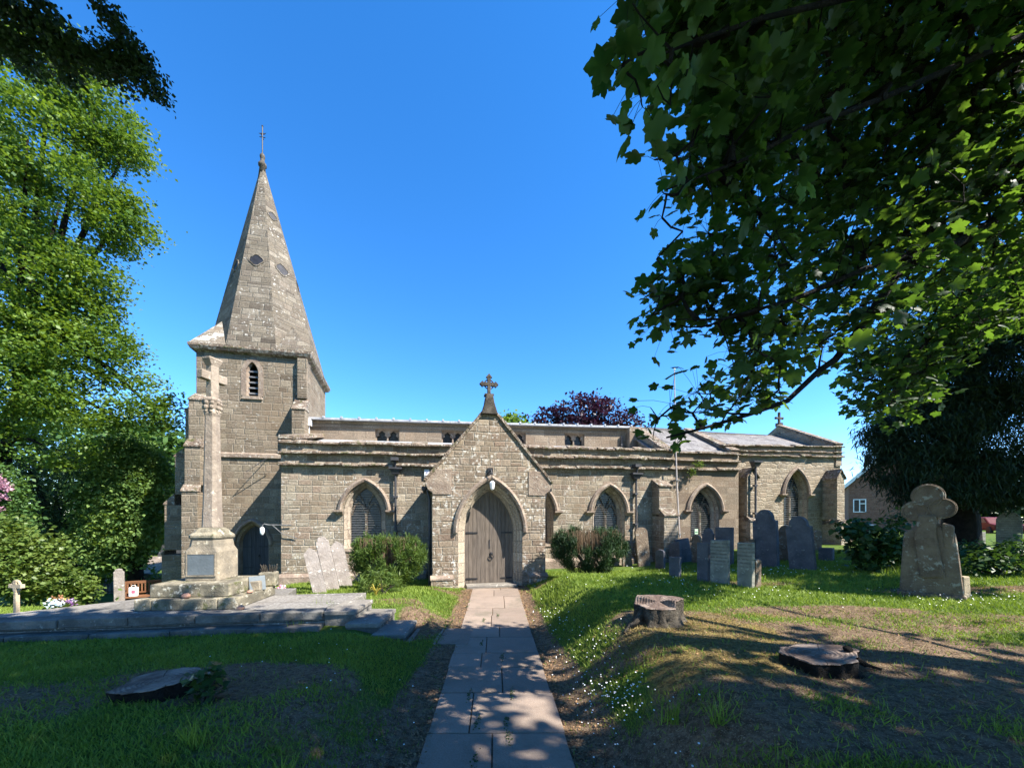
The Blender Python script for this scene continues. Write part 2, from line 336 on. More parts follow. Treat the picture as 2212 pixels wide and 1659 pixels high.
# ------------------------------------------------------------------ terrain
def pathc(y): return -.12 - .044*(y - 2.93)
def gh(x, y):
    x = np.asarray(x, float); y = np.asarray(y, float); pc = pathc(y); d = x - pc
    hl = .17+.21*S((5.5-y)/2.5) + .1*S((y-5.8)/1.)*(1-S((y-8.)/2.2))*S((x+5.5)/1.5)
    hl = hl*(1-S((y-9.2)/2.)) - .06*S((y-9.2)/2.)
    zl = hl*S((-d-.74)/1.0)
    zl = zl - np.clip((y-6.9), 0, 7.5)*.178*S((-6.4-x)/2.)
    base = .64*S((d-.70)/1.05); drop = S((y-8.3)/3.)*(1-S((x-2.2)/8.))
    zr = base*(1-.75*drop) + .15*S((x-4)/8.)
    z = np.where(d < 0, zl, zr)
    mk = S((x+3.25)/.2)*S((-1.4-x)/.2)*S((y-5.55)/.25)*S((7.15-y)/.2); z = z*(1-mk)+np.minimum(z, .0+.25*np.clip(-1.75-x, 0, 1.))*mk
    z = z + .012*np.sin(x*2.9+1.3*y)*np.sin(y*3.3-.7*x)*S((np.abs(d)-.8)/.6)
    return z
def px(xD, yD, Y): return Vector(((xD-1106)/FPX*Y, Y, EYE-(yD-1120)/FPX*Y))
def onground(xD, yD):
    a, b = (xD-1106)/FPX, (yD-1120)/FPX
    Y = np.arange(1.5, 60, .02); d = EYE-b*Y-gh(a*Y, Y); i = int(np.argmax(d <= 0)); i = max(i, 1)
    y = Y[i-1]+.02*d[i-1]/max(d[i-1]-d[i], 1e-6); return Vector((a*y, y, float(gh(a*y, y))))
DIRT = [(2.2,4.2,1.3,.95,1.), (1.9,3.2,.9,.8,.95), (3.8,3.1,2.3,1.0,.95), (4.2,5.2,1.8,.45,.8), (-2.75,3.75,1.5,.75,1.), (-1.5,3.0,1.6,.9,.55), (-4.2,3.2,1.2,.7,.6), (2.0,4.9,1.0,.5,.95), (3.3,4.0,2.2,1.0,.75), (1.3,4.2,.7,.5,.6), (1.35,10.0,1.0,.6,.9), (-1.7,9.6,.8,.4,.7),
        (7.2,6.5,1.4,.35,.8), (4.6,7.4,1.2,.3,.6), (2.6,2.6,2.5,1.0,.8), (5.5,4.6,2.5,.6,.55), (8.5,6.4,2.,.4,.7), (-1.6,6.6,.7,1.0,.8), (-2.2,7.6,.8,.5,.5)]
def dirt(x, y):
    d = np.zeros_like(x); e = np.abs(x-pathc(y)); w = .30 + .25*S((7-y)/5)
    d = np.maximum(d, 1.15*(1-S((e-.62-w*.35)/w)))
    for cx, cy, rx, ry, a in DIRT:
        q = ((x-cx)/rx)**2 + ((y-cy)/ry)**2; d = np.maximum(d, a*1.1*(1-S((np.sqrt(q)-.45)/.75)))
    return d
def moss(x, y):
    d = np.zeros_like(x)
    for cx, cy, rx, ry, a in [(2.1,4.3,1.3,.9,1.), (1.8,3.5,1.,.8,.85), (3.0,5.0,1.2,.3,.6), (-2.,2.7,1.5,.4,.5), (-4.2,2.9,1.5,.5,.5)]:
        d = np.maximum(d, a*(1-S((np.sqrt(((x-cx)/rx)**2+((y-cy)/ry)**2)-.3)/.8)))
    return d
gx = np.concatenate([[-300,-150,-80,-50,-35,-25,-20,-16,-13,-11], np.arange(-9.6, 11.6, .11), [12.2,13,14,15.5,17,19,22,26,32,45,70,140,300]])
gy = np.concatenate([[-200,-90,-40,-20,-10,-5,-2,-.5], np.arange(.6, 13.5, .1), [14,14.6,15.3,16,17,18.5,20,23,27,33,45,70,130,300]])
X, Y = np.meshgrid(gx, gy); Z = gh(X, Y); nx, ny = len(gx), len(gy)
idx = np.arange(nx*ny).reshape(ny, nx)
F = np.stack([idx[:-1,:-1], idx[:-1,1:], idx[1:,1:], idx[1:,:-1]], -1).reshape(-1, 4)
ground = bulk('ground', np.stack([X, Y, Z], -1).reshape(-1, 3), F, M['ground'], smooth=True); tag(ground, kind='structure')
for nm, fn in (('dirt', dirt), ('moss', moss)):
    at = ground.data.attributes.new(nm, 'FLOAT', 'POINT'); at.data.foreach_set('value', fn(X, Y).ravel().astype(np.float32))

# path: every slab its own piece of one pavement
mb = MB(); y = -6.
while y < 10.35:
    ln = random.choice((.52, .6, .72, .78)); ln = min(ln, 10.4-y)
    if ln < .2: break
    cut = random.uniform(-.28, .22); g2 = .006
    for a, b in ((-.6, cut), (cut, .6)):
        c0, c1 = pathc(y), pathc(y+ln); zt = .012 + random.uniform(0, .008); k = random.uniform(-.015, .015) if a < -.5 else random.uniform(-.01, .01)
        e0 = a + (k if a < -.5 else g2); e1 = b + (k if b > .5 else -g2)
        mb.hexa([(c0+e0,y+g2,-.08),(c0+e1,y+g2,-.08),(c1+e1,y+ln-g2,-.08),(c1+e0,y+ln-g2,-.08),(c0+e0,y+g2,zt),(c0+e1,y+g2,zt+.004),(c1+e1,y+ln-g2,zt+.003),(c1+e0,y+ln-g2,zt)])
    y += ln
for i in range(2): mb.box(-1.63+i*.49+.006, -1.15+i*.49-.006, 5.75+i*.03, 6.6, -.06, .02)
tag(mb.build('path', M['path'], bevel=.006), kind='structure')

# ------------------------------------------------------------------ church, built in its own frame: x along the wall, y into the building, z up
TH = R(12.); church = empty('church', (-.654, 10.65, 0), TH, 'old sandstone parish church with spire, gabled porch and traceried windows', 'church')
_c, _s = math.cos(TH), math.sin(TH)
def cw(x, y, z): return Vector((-.654 + _c*x - _s*y, 10.65 + _s*x + _c*y, z))
TW = 2.3; tilt = lambda x: .0175*(x+6)
def mould(cx, base, rings, m, mat, name, parent, n=9):   # rings: (w, spring, h, y) from the face inwards
    rr = []
    for w, sp, h, y in rings: rr.append([(px_, y, pz) for px_, pz in arch(cx, sp, w, h, n, base)])
    m.loft(rr); return m.build(name, mat, parent, fix=False)
def hood(cx, sp, w, h, y, mat, parent, wd=.13, pr=.11, stops=True):
    m = MB(); n = 12
    o = arch(cx, sp, w+wd, h+wd*1.1, n); i = arch(cx, sp, w, h, n); mid = arch(cx, sp, w+wd*.45, h+wd*.5, n)
    m.loft([[(a, y, b) for a, b in o], [(a, y-pr*.55, b) for a, b in o], [(a, y-pr, b) for a, b in mid], [(a, y-pr*.75, b) for a, b in i], [(a, y, b) for a, b in i]])
    if stops:
        for sg in (-1, 1):
            x0 = cx+sg*(w+wd*.5)
            m.hexa([(x0-.09,y-.02,sp-.07),(x0+.09,y-.02,sp-.07),(x0+.09,y,sp-.07),(x0-.09,y,sp-.07)] + [(x0-.14+sg*.04,y-.17,sp+.03),(x0+.14+sg*.04,y-.17,sp+.03),(x0+.14+sg*.04,y,sp+.03),(x0-.14+sg*.04,y,sp+.03)])
            m.box(x0-.14+sg*.04, x0+.14+sg*.04, y-.17, y, sp+.032, sp+.085)
    return m.build('hood_mould', mat, parent, fix=False)
def course(m, x0, x1, y, z0, z1, h, pr, chamf=True):
    # string course with sloping top along a wall face at y
    m.hexa([(x0,y-pr,z0),(x1,y-pr,z1),(x1,y+.1,z1),(x0,y+.1,z0),(x0,y-pr,z0+h*.45),(x1,y-pr,z1+h*.45),(x1,y+.1,z1+h),(x0,y+.1,z0+h)])
def jag(m0, x0, x1, y, z0, z1, h, pr, step=.42):
    x = x0
    while x < x1-.02:
        e = min(x1, x+step*random.uniform(.7, 1.3))
        if x1-e < .2: e = x1
        f = lambda q: z0+(z1-z0)*(q-x0)/(x1-x0); dz = random.uniform(-.016, .016); dp = random.uniform(-.035, .02)
        course(m0, x+.004, e-.004, y, f(x)+dz, f(e)+dz+random.uniform(-.01,.01), h+random.uniform(-.05, .015), pr+dp); x = e
def window(cx, sill, sp, w, h, mat_wall, y, hoodw, hoodh, hoodsp):
    """two-light window with Y tracery, wire guard and hood mould; the clear opening has half width w"""
    p = mould(cx, sill, [(w+.16, sp, h+.17, y-.012), (w+.16, sp, h+.17, y+.03), (w+.10, sp, h+.11, y+.11), (w+.09, sp, h+.10, y+.19), (w+.02, sp, h+.02, y+.25), (w, sp, h, y+.30)], MB(), M['jamb'], 'window', church)
    m = MB(); ar = arch(cx, sp, w+.12, h+.12, 10, sill-.1); m.prism(ar, y+.36, y+.40); m.build('leaded_glass', M['glass'], p)
    # tracery
    m = MB(); t0, t1 = y+.27, y+.355; hw = .032
    m.box(cx-hw, cx+hw, t0, t1, sill, sp+.02)
    for sg in (-1, 1):
        c0 = cx+sg*w*.5; sub_o = arch(c0, sp-.02, w*.5+.015, h*.52, 7); sub_i = arch(c0, sp-.02, w*.5-.045, h*.52-.06, 7)
        m.band(sub_i, sub_o, t0+.015, t1)
    # curved Y branches up to the head
    for sg in (-1, 1):
        pts = []
        for k in range(7):
            q = k/6; xx = cx+sg*(w*.52*q**1.6); zz = sp+.02+h*.80*q; pts.append((xx, t0+.04, zz))
        m.tube(pts, .026, 5)
    m.build('tracery', M['course'], p)
    # guard of thin wires
    m = MB(); z = sill+.04; top = sp+h-.1
    A = arch(cx, sp, w, h, 14)
    while z < top:
        if z <= sp: hw_ = w-.01
        else:
            hw_ = 0
            for (xa, za), (xb, zb) in zip(A[:14], A[1:15]):
                if za <= z <= zb+1e-6: hw_ = abs(cx-(xa+(xb-xa)*(z-za)/(zb-za+1e-9)))-.01
        if hw_ > .06: m.box(cx-hw_, cx+hw_, y+.215, y+.225, z-.006, z+.006)
        z += .078
    m.build('window_guard', M['guard'], p)
    m = MB(); m.hexa([(cx-w-.16,y-.03,sill-.09),(cx+w+.16,y-.03,sill-.09),(cx+w+.16,y+.31,sill-.09),(cx-w-.16,y+.31,sill-.09),(cx-w-.16,y-.03,sill-.05),(cx+w+.16,y-.03,sill-.05),(cx+w+.16,y+.31,sill+.06),(cx-w-.16,y+.31,sill+.06)])
    m.build('sill', M['dress'], p)
    hood(cx, hoodsp, hoodw, hoodh, y, M['dress'], p)
    return arch(cx, sp, w+.16, h+.17, 9, sill)
# --- aisle
wins = [(-3.6, .95), (2.02, 1.02), (4.74, 1.05)]; holes = []
for cx, sill in wins: holes.append(window(cx, sill, 2.02, .46, .86, None, TW, .67, .98, 2.08))
m = MB(); m.plate([(-6, -.5), (7.35, -.5), (7.35, 3.72), (-6, 3.5)], holes, TW, TW+.45); m.build('aisle_wall', M['aisle'], church)
m = MB(); m.prism([(TW+.45, -.5), (4.9, -.5), (4.9, 5.0), (TW+.45, 4.3)], -6.0, -5.6, 'x'); m.build('aisle_end_wall', M['aisle'], church)
m = MB(); m.hexa([(-6.05,TW-.09,-.5),(-1.7,TW-.09,-.5),(-1.7,TW,-.5),(-6.05,TW,-.5),(-6.05,TW-.09,.12),(-1.7,TW-.09,.12),(-1.7,TW,.22),(-6.05,TW,.22)]); m.build('plinth', M['dress'], church)
m = MB(); m.hexa([(1.72,TW-.1,-.5),(6.45,TW-.1,-.5),(6.45,TW,-.5),(1.72,TW,-.5),(1.72,TW-.1,.42),(6.45,TW-.1,.42),(6.45,TW,.52),(1.72,TW,.52)]); m.build('plinth', M['dress'], church)
# parapet: wall above, three weathered courses
m = MB(); m.hexa([(-6,TW-.03,3.5),(7.35,TW-.03,3.73),(7.35,TW+.3,3.73),(-6,TW+.3,3.5),(-6,TW-.03,4.24),(7.35,TW-.03,4.46),(7.35,TW+.3,4.46),(-6,TW+.3,4.24)]); m.build('parapet', M['aisle'], church)
for nm, z0, z1, h, pr, xa in (('string_course', 3.5, 3.72, .15, .13, -6.08), ('string_course', 3.86, 4.07, .15, .16, -6.1), ('parapet_coping', 4.16, 4.4, .17, .12, -6.05)):
    m = MB(); jag(m, xa, 7.42, TW-.03, z0, z1, h, pr); m.build(nm, M['course'], church, bevel=.018)
m = MB(); m.hexa([(-6.05,TW-.1,4.3),(-5.6,TW-.1,4.3),(-5.3,4.4,4.82),(-5.75,4.4,4.82),(-6.05,TW-.1,4.42),(-5.6,TW-.1,4.42),(-5.3,4.4,4.96),(-5.75,4.4,4.96)]); m.build('raking_coping', M['course'], church, bevel=.02)
m = MB(); m.hexa([(-5.6,TW+.3,4.1),(6.9,TW+.3,4.25),(6.9,4.4,4.85),(-5.6,4.4,4.7),(-5.6,TW+.3,4.15),(6.9,TW+.3,4.3),(6.9,4.4,4.9),(-5.6,4.4,4.75)]); m.build('aisle_roof', M['lead'], church)
# buttress by the flagpole
def buttress(x0, x1, x0b, x1b, y, stages, mat):   # stages: (z_low, z_high, depth, slope rise) from the top down
    m = MB(); ws = []
    for i, (za, zb, dp, rise) in enumerate(stages):
        w = MB(); ws.append(w)
        a, b = (x0, x1) if i == 0 else (x0b, x1b)
        m.box(a, b, y-dp, y+.02, za, zb)
        up = stages[i-1][2] if i else 0
        w.hexa([(a-.02,y-dp-.04,zb),(b+.02,y-dp-.04,zb),(b+.02,y-up+.02,zb),(a-.02,y-up+.02,zb),(a-.02,y-dp-.04,zb+.05),(b+.02,y-dp-.04,zb+.05),(b+.02,y-up+.02,zb+rise),(a-.02,y-up+.02,zb+rise)])
    o = m.build('buttress', mat, church, bevel=.01)
    for w in ws: w.build('weathering', M['course'], o, bevel=.012)
    return o
buttress(6.46, 6.98, 6.48, 7.05, TW, [(2.05, 3.04, .45, .32), (-.3, 1.98, .72, .28)], M['aisle'])
# --- south chapel
holes = [window(8.75, 1.15, 2.1, .46, .84, None, TW+.04, .70, 1.0, 2.14)]
m = MB(); m.plate([(7.35, -.3), (10.25, -.3), (10.25, 3.78), (7.35, 3.75)], holes, TW+.04, TW+.5); m.build('chapel_wall', M['ashlar'], church)
m = MB(); m.box(9.85, 10.25, TW+.5, 3.2, -.3, 3.75); m.build('chapel_end_wall', M['ashlar'], church)
m = MB(); m.box(7.37, 10.2, TW+.02, TW+.3, 3.78, 4.44); m.build('parapet', M['ashlar'], church)
for nm, z, h, pr in (('string_course', 3.73, .15, .13), ('string_course', 4.06, .14, .15), ('parapet_coping', 4.36, .13, .12)):
    m = MB(); jag(m, 7.43, 10.27, TW+.03, z, z+.02, h, pr, .9); m.build(nm, M['course'], church, bevel=.015)
# --- chancel
TC = 3.0; holes = [window(13.72, 1.5, 2.85, .46, .98, None, TC, .62, 1.12, 2.86)]
m = MB(); m.plate([(10.05, -.1), (16.1, -.1), (16.1, 4.62), (10.05, 4.5)], holes, TC, TC+.5); m.build('chancel_wall', M['chancel'], church)
m = MB(); m.prism([(TC+.5, -.1), (TC+5.4, -.1), (TC+5.4, 4.9), (5.9, 6.3), (TC+.5, 4.9)], 15.7, 16.1, 'x'); m.build('chancel_end_wall', M['chancel'], church)
m = MB(); m.hexa([(10.3,TC-.02,4.48),(16.1,TC-.02,4.6),(16.1,TC+.3,4.6),(10.3,TC+.3,4.48),(10.3,TC-.02,4.86),(16.1,TC-.02,5.04),(16.1,TC+.3,5.04),(10.3,TC+.3,4.86)]); m.build('parapet', M['chancel'], church)
for nm, z0, z1, h, pr, xa in (('string_course', 4.46, 4.58, .14, .13, 10.6), ('string_course', 4.65, 4.77, .12, .1, 10.45), ('parapet_coping', 4.84, 5.02, .13, .13, 10.0)):
    m = MB(); jag(m, xa, 16.2, TC-.02, z0, z1, h, pr); m.build(nm, M['course'], church, bevel=.015)
for x0, x1, top, lo in ((10.68, 11.2, 3.55, 2.0), (15.12, 15.52, 3.6, 1.85)):
    m = MB(); m.prism([(x0, lo), (x1, lo), (x1, top), ((x0+x1)/2, top+.3), (x0, top)], TC-.62, TC+.02); m.box(x0-.02, x1+.2, TC-.8, TC+.02, -.1, lo-.2)
    o = m.build('buttress', M['chancel'], church, bevel=.01)
    m = MB(); cx = (x0+x1)/2
    for sg in (-1, 1):
        e = x0 if sg < 0 else x1
        q = [(e+sg*.05, top-.06), (cx, top+.32), (cx, top+.4), (e+sg*.05, top+.02)]
        m.prism(q if sg < 0 else q[::-1], TC-.67, TC-.005)
    m.build('gable_cap', M['course'], o, bevel=.01); m = MB()
    m.hexa([(x0-.04,TC-.84,lo-.2),(x1+.22,TC-.84,lo-.2),(x1+.22,TC,lo-.2),(x0-.04,TC,lo-.2),(x0-.04,TC-.84,lo-.15),(x1+.22,TC-.84,lo-.15),(x1+.03,TC-.5,lo+.06),(x0-.03,TC-.5,lo+.06)])
    m.build('weathering', M['course'], o, bevel=.01)
# slate roofs and coped gables
m = MB(); m.hexa([(6.8,2.55,4.33),(10.3,2.55,4.36),(10.3,5.4,5.92),(6.8,5.4,5.92),(6.8,2.55,4.4),(10.3,2.55,4.43),(10.3,5.4,5.99),(6.8,5.4,5.99)]); m.build('chapel_roof', M['slate'], church)
m = MB(); m.hexa([(10.4,3.25,4.7),(15.9,3.25,4.85),(15.9,5.9,6.1),(10.4,5.9,5.95),(10.4,3.25,4.77),(15.9,3.25,4.92),(15.9,5.9,6.17),(10.4,5.9,6.02)]); m.build('chancel_roof', M['slate'], church)
m = MB(); m.box(10.5, 15.9, 5.8, 6.0, 6.02, 6.14); m.box(6.9, 10.3, 5.3, 5.5, 5.92, 6.06); m.build('ridge_tiles', M['slate'], church)
def raking(x0, x1, ya, za, yb, zb, depth, mat=M['aisle']):
    m = MB(); m.prism([(ya, za-depth), (yb, zb-depth), (yb, zb), (ya, za)], x0, x1, 'x'); o = m.build('gable_parapet', mat, church)
    m = MB(); L = math.hypot(yb-ya, zb-za); ny, nz = -(zb-za)/L*.1, (yb-ya)/L*.1
    m.prism([(ya, za+.005), (yb, zb+.005), (yb+ny, zb+nz), (ya+ny, za+nz)], x0-.06, x1+.06, 'x'); m.build('raking_coping', M['course'], o, bevel=.015); return o
raking(6.95, 7.3, 2.45, 4.5, 4.5, 5.75, .9); raking(10.15, 10.5, 2.6, 4.55, 5.5, 6.08, .7); e = raking(15.8, 16.12, 2.95, 5.1, 5.9, 6.62, .9, M['chancel'])
m = MB(); m.prism([(5.9, 5.7), (9.0, 4.2), (9.0, 5.0), (5.9, 6.6)], 15.8, 16.12, 'x'); m.build('gable_parapet', M['chancel'], church)
m = MB(); X0 = 15.95
m.box(X0-.12, X0+.12, 5.78, 6.02, 6.62, 6.8); m.box(X0-.045, X0+.045, 5.85, 5.95, 6.8, 7.3); m.box(X0-.2, X0+.2, 5.86, 5.94, 7.0, 7.1)
for dx, dz in ((-.2, 7.05), (.2, 7.05), (0, 7.3)): m.ball((X0+dx, 5.9, dz), .07, 8, 5)
m.build('gable_cross', M['cross'], church, bevel=.012)
m = MB(); m.box(6.55, 7.0, 4.1, 4.6, 4.3, 5.72); m.build('nave_end_pier', M['clere'], church, bevel=.015)
# --- nave clerestory
TN = 4.4; ct = lambda x: 5.48+.0235*(x+6.02)
holes = []
for cx in (-3.14, -.72, 1.74, 4.24):
    zt = ct(cx)-.33; z0 = zt-.48
    hole = [(cx-.43, z0), (cx-.43, zt), (cx+.43, zt), (cx+.43, z0)]; holes.append(hole)
    # traceried panel with two trefoil-headed lights
    inner = []
    for sg in (-1, 1):
        c0 = cx+sg*.205
        pl = [(c0-.17, z0+.02), (c0-.18, z0+.22), (c0-.10, z0+.27), (c0-.12, z0+.36), (c0, z0+.455), (c0+.12, z0+.36), (c0+.10, z0+.27), (c0+.18, z0+.22), (c0+.17, z0+.02)]; inner.append(pl)
    m = MB(); m.plate([(cx-.43, z0), (cx+.43, z0), (cx+.43, zt), (cx-.43, zt)], inner, TN+.12, TN+.2); p = m.build('clerestory_window', M['dress'], church)
    m = MB(); m.box(cx-.43, cx+.43, TN+.24, TN+.26, z0, zt); m.build('leaded_glass', M['glass'], p)
m = MB(); m.plate([(-6.1, 4.2), (6.6, 4.3), (6.6, ct(6.6)-.08), (-6.1, ct(-6.1)-.08)], holes, TN, TN+.35); m.build('clerestory_wall', M['clere'], church)
m = MB(); course(m, -6.1, 6.6, TN, ct(-6.1)-.30, ct(6.6)-.30, .2, .03); m.build('cornice', M['clere'], church)
m = MB(); m.hexa([(-6.2,TN-.2,ct(-6.2)-.07),(6.75,TN-.2,ct(6.75)-.07),(6.75,8.4,ct(6.75)+.08),(-6.2,8.4,ct(-6.2)+.08),(-6.2,TN-.2,ct(-6.2)),(6.75,TN-.2,ct(6.75)),(6.75,8.4,ct(6.75)+.12),(-6.2,8.4,ct(-6.2)+.12)])
x = -5.9
while x < 6.7: m.box(x-.03, x+.03, TN-.22, TN+1.5, ct(x)-.02, ct(x)+.055); x += .6
m.build('nave_roof', M['lead'], church)
m = MB(); m.box(-6.15, -6.0, TN-.16, TN, 4.6, ct(-6)-.1); m.build('nave_end_wall', M['clere'], church)
def pipe_(x, y, z0, z1, hz, name='drainpipe', spout=True, mat=None):
    m = MB(); m.tube([(x, y, z0), (x, y, z1)], .038, 8)
    for z in np.arange(z0+.5, z1, 1.1): m.box(x-.065, x+.065, y-.045, y+.09, z-.03, z+.03)
    p = m.build(name, mat or M['pipe'], church)
    if hz:
        m = MB(); m.hexa([(x-.1,y-.07,hz-.16),(x+.1,y-.07,hz-.16),(x+.1,y+.1,hz-.16),(x-.1,y+.1,hz-.16),(x-.17,y-.13,hz),(x+.17,y-.13,hz),(x+.17,y+.1,hz),(x-.17,y+.1,hz)]); m.box(x-.2, x+.2, y-.15, y+.1, hz, hz+.05)
        m.build('hopper', mat or M['pipe'], p)
        if spout:
            m = MB(); m.box(x-.13, x+.1, y-.2, y+.12, hz+.26, hz+.36); m.tube([(x-.02, y-.1, hz+.26), (x, y-.03, hz+.05)], .04, 6); m.build('spout', mat or M['pipe'], p)
    return p
pipe_(-2.66, TW-.1, -.1, 3.3, 3.47); pipe_(5.76, TW-.1, .1, 3.35, 3.5); pipe_(10.95, TC-.75, .5, 4.0, 4.1, spout=False); pipe_(6.32, TN-.08, 4.5, 5.4, 0)
m = MB(); m.box(-5.92, -5.7, TN-.24, TN-.02, ct(-5.8)-.3, ct(-5.8)-.08); m.tube([(-5.81, TN-.12, 4.7), (-5.81, TN-.12, 5.2)], .05, 8); m.build('hopper', M['wht'], church)

# --- tower
P0 = Vector((-9.3, 4.2)); U = Vector((3.5, 0)); V = Vector((-.3, 3.75))
def tp(a, b, z, grow=0.):    # a, b in 0..1 across the tower plan
    cu = grow/3.5; cv = grow/3.75; a = .5+(a-.5)*(1+2*cu); b = .5+(b-.5)*(1+2*cv); q = P0+U*a+V*b; return (q.x, q.y, z)
def tring(z, g): return [tp(0,0,z,g), tp(1,0,z,g), tp(1,1,z,g), tp(0,1,z,g)]
x0, x1 = P0.x, P0.x+3.5
door_h = arch(-7.55, 1.0, .52, .78, 9, -.4)
m = MB(); m.plate([(x0, -.5), (x1, -.5), (x1, 4.02), (x0, 4.02)], [door_h], 4.2, 4.6)
a = tring(-.5, 0); b = tring(4.02, 0); m.add([*a, *b], [(1,2,6,5), (2,3,7,6), (3,0,4,7)]); m.build('tower_wall', M['tower'], church, fix=False)
lv = arch(-7.57, 6.95, .19, .36, 7, 6.12)
m = MB(); m.plate([(x0+.05, 4.0), (x1-.03, 4.0), (x1-.03, 7.6), (x0+.05, 7.6)], [lv], 4.25, 4.6)
a = tring(4.0, -.05); b = tring(7.6, -.05); m.add([*a, *b], [(1,2,6,5), (2,3,7,6), (3,0,4,7)]); m.build('belfry_wall', M['tower'], church, fix=False)
m = MB(); A = tring(3.98, .07); B = tring(4.1, .07); D = tring(4.16, -.05); m.loft([A, B, D], True); m.build('string_course', M['dress'], church, fix=False)
m = MB(); m.loft([tring(7.5, -.05), tring(7.56, .08), tring(7.66, .13), tring(7.74, .13), tring(7.76, -.3)], True); m.build('cornice', M['course'], church, fix=False)
w_ = mould(-7.57, 6.12, [(.19,6.95,.36,4.24), (.18,6.95,.35,4.3), (.13,6.95,.3,4.36)], MB(), M['dress'], 'belfry_window', church, 7)
m = MB()
for k in range(5): m.hexa([(-7.71,4.33,6.2+k*.19),(-7.43,4.33,6.2+k*.19),(-7.43,4.52,6.3+k*.19),(-7.71,4.52,6.3+k*.19),(-7.71,4.33,6.24+k*.19),(-7.43,4.33,6.24+k*.19),(-7.43,4.52,6.34+k*.19),(-7.71,4.52,6.34+k*.19)])
m.build('louvre_boards', M['guard'], w_)
m = MB(); m.box(-7.76, -7.38, 4.56, 4.58, 6.1, 7.35); m.build('shade_sheet', M['iron'], w_)  # dark sheet behind the louvres stands in for the unlit belfry
m = MB(); m.hexa([(-7.9,4.2,6.0),(-7.24,4.2,6.0),(-7.24,4.4,6.0),(-7.9,4.4,6.0),(-7.85,4.2,6.1),(-7.29,4.2,6.1),(-7.29,4.4,6.16),(-7.85,4.4,6.16)]); m.build('sill', M['dress'], w_)
m = MB(); m.band(arch(-7.57, 6.93, .19, .36, 6, 6.12), arch(-7.57, 6.93, .34, .52, 6, 6.12), 4.235, 4.3); m.build('surround', M['dress'], w_)
# tower door
d_ = mould(-7.55, -.4, [(.52,1.0,.78,4.2), (.52,1.0,.78,4.25), (.46,1.0,.7,4.32), (.41,1.0,.64,4.5)], MB(), M['dress'], 'tower_doorway', church)
m = MB()
for k in range(6):
    a_ = -7.96+k*.137; ar = arch(-7.55, 1.0, .42, .65, 12); f = lambda q: max([1.0]+[za+(zb-za)*(q-xa)/(xb-xa+1e-9) for (xa, za), (xb, zb) in zip(ar, ar[1:]) if min(xa, xb)-1e-6 <= q <= max(xa, xb)+1e-6])
    e0, e1 = a_+.003, min(a_+.134, -7.131); m.prism([(e0, -.4), (e1, -.4), (e1, f(e1)), ((e0+e1)/2, f((e0+e1)/2)), (e0, f(e0))], 4.47, 4.52)
dl = m.build('tower_door', M['darkdoor'], church)
m = MB(); m.ball((-7.45, 4.46, .6), (.045,.02,.05), 10, 6); m.build('door_handle', M['iron'], dl)
for hx0, hz0 in ((-7.93,.18),(-7.93,.9),(-7.45,.18),(-7.45,.9)): m = MB(); m.box(hx0, hx0+.28, 4.455, 4.468, hz0, hz0+.04); m.build('strap_hinge', M['iron'], dl)
hood(-7.55, 1.0, .53, .8, 4.2, M['dress'], church, .09, .09, False)
# tower buttresses
def tbutt(x0, x1, y0, y1, stages, axis):
    m = MB(); ws = []; prev = 0
    for za, zb, pr, rise in stages:
        w = MB(); ws.append(w)
        if axis == 'y':
            m.box(x0-pr*.08, x1, y1-pr, y1+.05, za, zb)
            w.hexa([(x0-pr*.08-.02,y1-pr-.03,zb),(x1+.02,y1-pr-.03,zb),(x1+.02,y1-prev,zb),(x0-pr*.08-.02,y1-prev,zb),(x0-pr*.08-.02,y1-pr-.03,zb+.05),(x1+.02,y1-pr-.03,zb+.05),(x1+.02,y1-prev,zb+rise),(x0-pr*.08-.02,y1-prev,zb+rise)])
        else:
            m.box(x1-pr, x1+.05, y0, y1, za, zb)
            w.hexa([(x1-pr-.03,y0-.02,zb),(x1-prev,y0-.02,zb),(x1-prev,y1+.02,zb),(x1-pr-.03,y1+.02,zb),(x1-pr-.03,y0-.02,zb+.05),(x1-prev,y0-.02,zb+rise),(x1-prev,y1+.02,zb+rise),(x1-pr-.03,y1+.02,zb+.05)])
        prev = pr
    o = m.build('buttress', M['tower'], church, bevel=.012)
    for w in ws: w.build('weathering', M['course'], o, bevel=.012)
tbutt(-9.22, -8.82, 3, 4.22, [(4.45, 5.75, .4, .35), (2.98, 4.2, .58, .3), (-.4, 2.75, .72, .25)], 'y')
tbutt(0, -9.28, 4.3, 4.9, [(4.25, 5.45, .32, .45), (2.7, 3.95, .62, .35), (.85, 2.35, .92, .4), (-.6, .7, 1.0, .15)], 'x')
tbutt(-6.16, -5.78, 3, 4.22, [(4.3, 5.62, .42, .5)], 'y')
m = MB(); m.box(-6.12, -5.8, 4.1, 4.24, 6.1, 7.5); m.build('quoins', M['tower'], church, bevel=.02)
m = MB(); m.tube([(-7.05, 4.15, 4.0), (-7.55, 3.75, 3.45), (-7.1, 4.18, 3.42)], .014, 5); m.build('sundial_gnomon', M['iron'], church)
